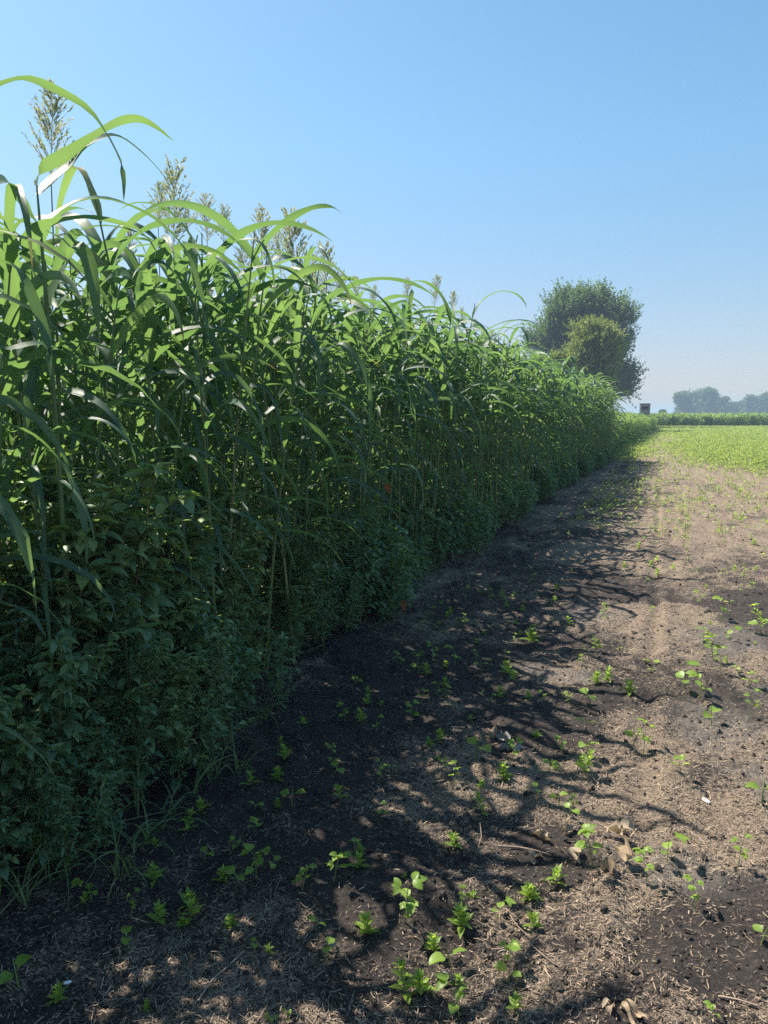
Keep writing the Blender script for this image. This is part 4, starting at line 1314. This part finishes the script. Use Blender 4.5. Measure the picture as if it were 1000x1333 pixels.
mb = MB(); box(mb, (-hw - .06, -hw - .09, zt - .048), (hw + .06, hw + .09, zt + .02)); child('roof', mb.mesh('roof', False), M['roofing'], root)
mb = MB(); box(mb, (-hw - .04, -hw - .04, zb - .09), (hw + .04, hw + .04, zb - .002)); child('floor', mb.mesh('floor', False), M['blind'], root)
mb = MB(); box(mb, (-hw + .20, -hw + .034, zb + .60), (hw - .20, -hw + .05, zb + 1.0)); child('window', mb.mesh('window', False), M['blind_shade'], root)  # near-black panel behind the slot, painting the shade inside the hut
for sx in (-1, 1):
    for sy in (-1, 1):
        mb = MB(); tubes(mb, np.array([[(sx * (hw + .12), sy * (hw + .12), -.1), (sx * (hw - .06), sy * (hw - .06), zb - .09)]]), .055, 6, None, rg)
        child('leg', mb.mesh('leg'), M['blind'], root)
tag(root, 'small dark box-shaped hunting blind on legs showing above the crop', 'hunting blind')

# ------------------------------------------------------------------ dry leaves, sticks, chips
rg = np.random.default_rng(83)


def dry_leaf(px, py, Ln, W, mat, label, az, lift=.03, name='dry_leaf'):
    p = on_ground(px, py); p[2] = float(ground_z(p[0], p[1])) + .004
    S = 14
    C = arc([0, 0, lift * .3], az, rg.uniform(.1, .7), rg.uniform(-.9, -.2), Ln * .8, S, 1.0, rg.normal(0, .7))
    C[..., 2] = np.maximum(C[..., 2] + .012 * np.sin(np.linspace(0, 9, S) + rg.uniform(0, 6)), .003)
    mb = MB(); ribbon(mb, C, W * .8, prof_ovate, rg.uniform(.2, .55), rg.normal(0, .45), rg.normal(0, 1.4), .75, 17, rg.uniform(.1, 1), rg)
    o = obj(name, mb.mesh(name), mat, None, tuple(p)); tag(o, label, 'dry leaf')
    return o


for (a, b, l_, w_, mt, tx, az) in (
    (716, 1098, .13, .06, 'dry_leaf', 'curled tan dry leaf at the top left of the leaf heap', 2.4), (735, 1090, .11, .05, 'dry_leaf', 'pale dry leaf standing up at the top of the leaf heap', 1.0),
    (752, 1108, .12, .05, 'dry_leaf', 'crumpled dry leaf in the middle of the leaf heap', -1.9), (790, 1092, .15, .07, 'dry_leaf', 'broad pale dry leaf behind the lush seedling', .3),
    (805, 1115, .14, .06, 'dry_leaf', 'folded dry leaf at the right end of the leaf heap', -.9), (782, 1135, .11, .055, 'dry_leaf', 'dry leaf hanging down at the bottom of the leaf heap', -1.4),
    (705, 1112, .09, .05, 'dry_leaf', 'small dry leaf by the stick at the left of the leaf heap', 3.4),
    (650, 975, .16, .07, 'grey_leaf', 'largest grey crumpled leaf lying in the dappled shade', .2), (664, 968, .13, .06, 'grey_leaf', 'grey curled leaf overlapping the largest grey one', 2.2),
    (642, 966, .10, .05, 'dry_leaf', 'pale leaf scrap propped behind the grey crumpled leaves', 1.4),
    (800, 1302, .10, .022, 'dry_leaf', 'left blade of a dry husk fan at the bottom of the picture', -2.2), (808, 1305, .11, .018, 'dry_leaf', 'middle blade of a dry husk fan at the bottom of the picture', -1.6),
    (814, 1303, .10, .02, 'dry_leaf', 'right blade of a dry husk fan at the bottom of the picture', -1.1), (795, 1312, .08, .015, 'dry_leaf', 'short low blade of a dry husk fan at the bottom of the picture', 2.9),
    (576, 1278, .07, .03, 'grey_leaf', 'small grey leaf scrap near the bottom middle', .4), (425, 1232, .05, .02, 'grey_leaf', 'grey flat scrap in the lower left shade', .1)):
    dry_leaf(a, b, l_, w_, M[mt], tx, az + R(YAW))
for (a, b, pl, tx) in ((500, 632, -1.98, 'small red-orange dead leaf caught in the sorghum edge'), (520, 784, -1.86, 'reddish dead leaf low at the foot of the weeds')):
    p = on_plane_x(a, b, pl)
    C = arc([0, 0, 0], -.6, .3, -1.4, .11, 8, 1.0)
    mb = MB(); ribbon(mb, C, .045, prof_ovate, .2, .5, .6, .3, 8, .6, rg)
    o = obj('red_leaf', mb.mesh('red_leaf'), M['red_leaf'], None, tuple(p)); tag(o, tx, 'dead leaf')
sticks = [([(648, 1102), (675, 1102), (700, 1108), (718, 1114)], .0042, 'brown stick lying left of the dry leaf heap'),
          ([(258, 1312), (275, 1280), (300, 1262), (318, 1240)], .0028, 'long tan stalk on the soil at lower left'),
          ([(640, 1232), (655, 1230), (672, 1222)], .0025, 'bent dark twig below the yellow-green forked seedling'),
          ([(660, 1180), (672, 1200), (690, 1214), (700, 1222)], .002, 'pale thin twig curving below the star-shaped tuft'),
          ([(600, 1230), (575, 1240), (560, 1252)], .002, 'thin twig left of the two-leaved seedling'),
          ([(365, 1270), (375, 1250), (390, 1240)], .002, 'short twig in the lower left shade'),
          ([(935, 1298), (960, 1302), (985, 1308)], .0028, 'pale straw stalk near the lower right edge'),
          ([(690, 1225), (715, 1250), (730, 1262)], .0018, 'short pale stalk at the shadow edge low down'),
          ([(480, 760), (495, 790), (485, 815)], .002, 'dry stem bent over at the foot of the crop')]
for pts, r_, tx in sticks:
    P = np.array([on_ground(a, b) for a, b in pts]); P[:, 2] = ground_z(P[:, 0], P[:, 1]) + .006 + rg.uniform(0, .006, len(P))
    C = smooth_path(P, 12)[None]; o0 = C[0, 0].copy()
    mb = MB(); tubes(mb, C - o0, np.linspace(r_, r_ * .6, 12)[None] * rg.uniform(.85, 1.15, (1, 12)), 6, None, rg)
    o = obj('twig', mb.mesh('twig'), M['twig'], None, tuple(o0)); tag(o, tx, 'twig')
for (a, b, sz_, tx) in ((919, 1045, .016, 'white chip on the dusty soil at right'), (553, 1281, .012, 'white chip at the foot of the ragged weed seedling'), (88, 1277, .009, 'tiny white chip in the lower left shade'),
                        (663, 1009, .010, 'white fleck below the grey crumpled leaf'), (896, 597, .02, 'white fleck')):
    if 'fleck' == tx[-5:] and a == 896: continue
    p = on_ground(a, b); p[2] = float(ground_z(p[0], p[1])) + .004
    n_ = 8; t = np.arange(n_) / n_ * 2 * np.pi
    rad = sz_ * (.7 + .4 * rg.uniform(0, 1, n_))
    rings = []
    for zz, f in ((-.3, .6), (.0, 1.0), (.25, .8), (.36, .05)):
        rings.append(np.stack([rad * f * np.cos(t) * 1.4, rad * f * np.sin(t) * .8, np.full(n_, zz * sz_)], -1))
    V = np.array(rings); ix = np.arange(V.shape[0] * n_).reshape(-1, n_); nx = np.roll(ix, -1, 1)
    mb = MB(); mb.add(V, np.stack([ix[:-1], nx[:-1], nx[1:], ix[1:]], -1))
    o = obj('chip', mb.mesh('chip', False), M['chip'], None, tuple(p)); o.rotation_euler = (0, 0, rg.uniform(0, 3)); tag(o, tx, 'chip')

# prototypes never placed are removed
for pr in fine_protos + mid_protos + grasses + tall + low + soyA + soyM + tuft:
    if pr.name not in used_proto:
        for c in KIDS.get(pr.name, []): bpy.data.objects.remove(c)
        bpy.data.objects.remove(pr)

# ------------------------------------------------------------------ render settings
scene.render.engine = 'CYCLES'
scene.view_settings.view_transform = 'Standard'
scene.view_settings.look = 'None'
scene.view_settings.gamma = 1.0
scene.view_settings.exposure = 1.33
cy = scene.cycles
cy.max_bounces = 8; cy.diffuse_bounces = 4; cy.glossy_bounces = 2; cy.transmission_bounces = 5; cy.volume_bounces = 1
cy.use_denoising = False
cy.sample_clamp_indirect = 6.0
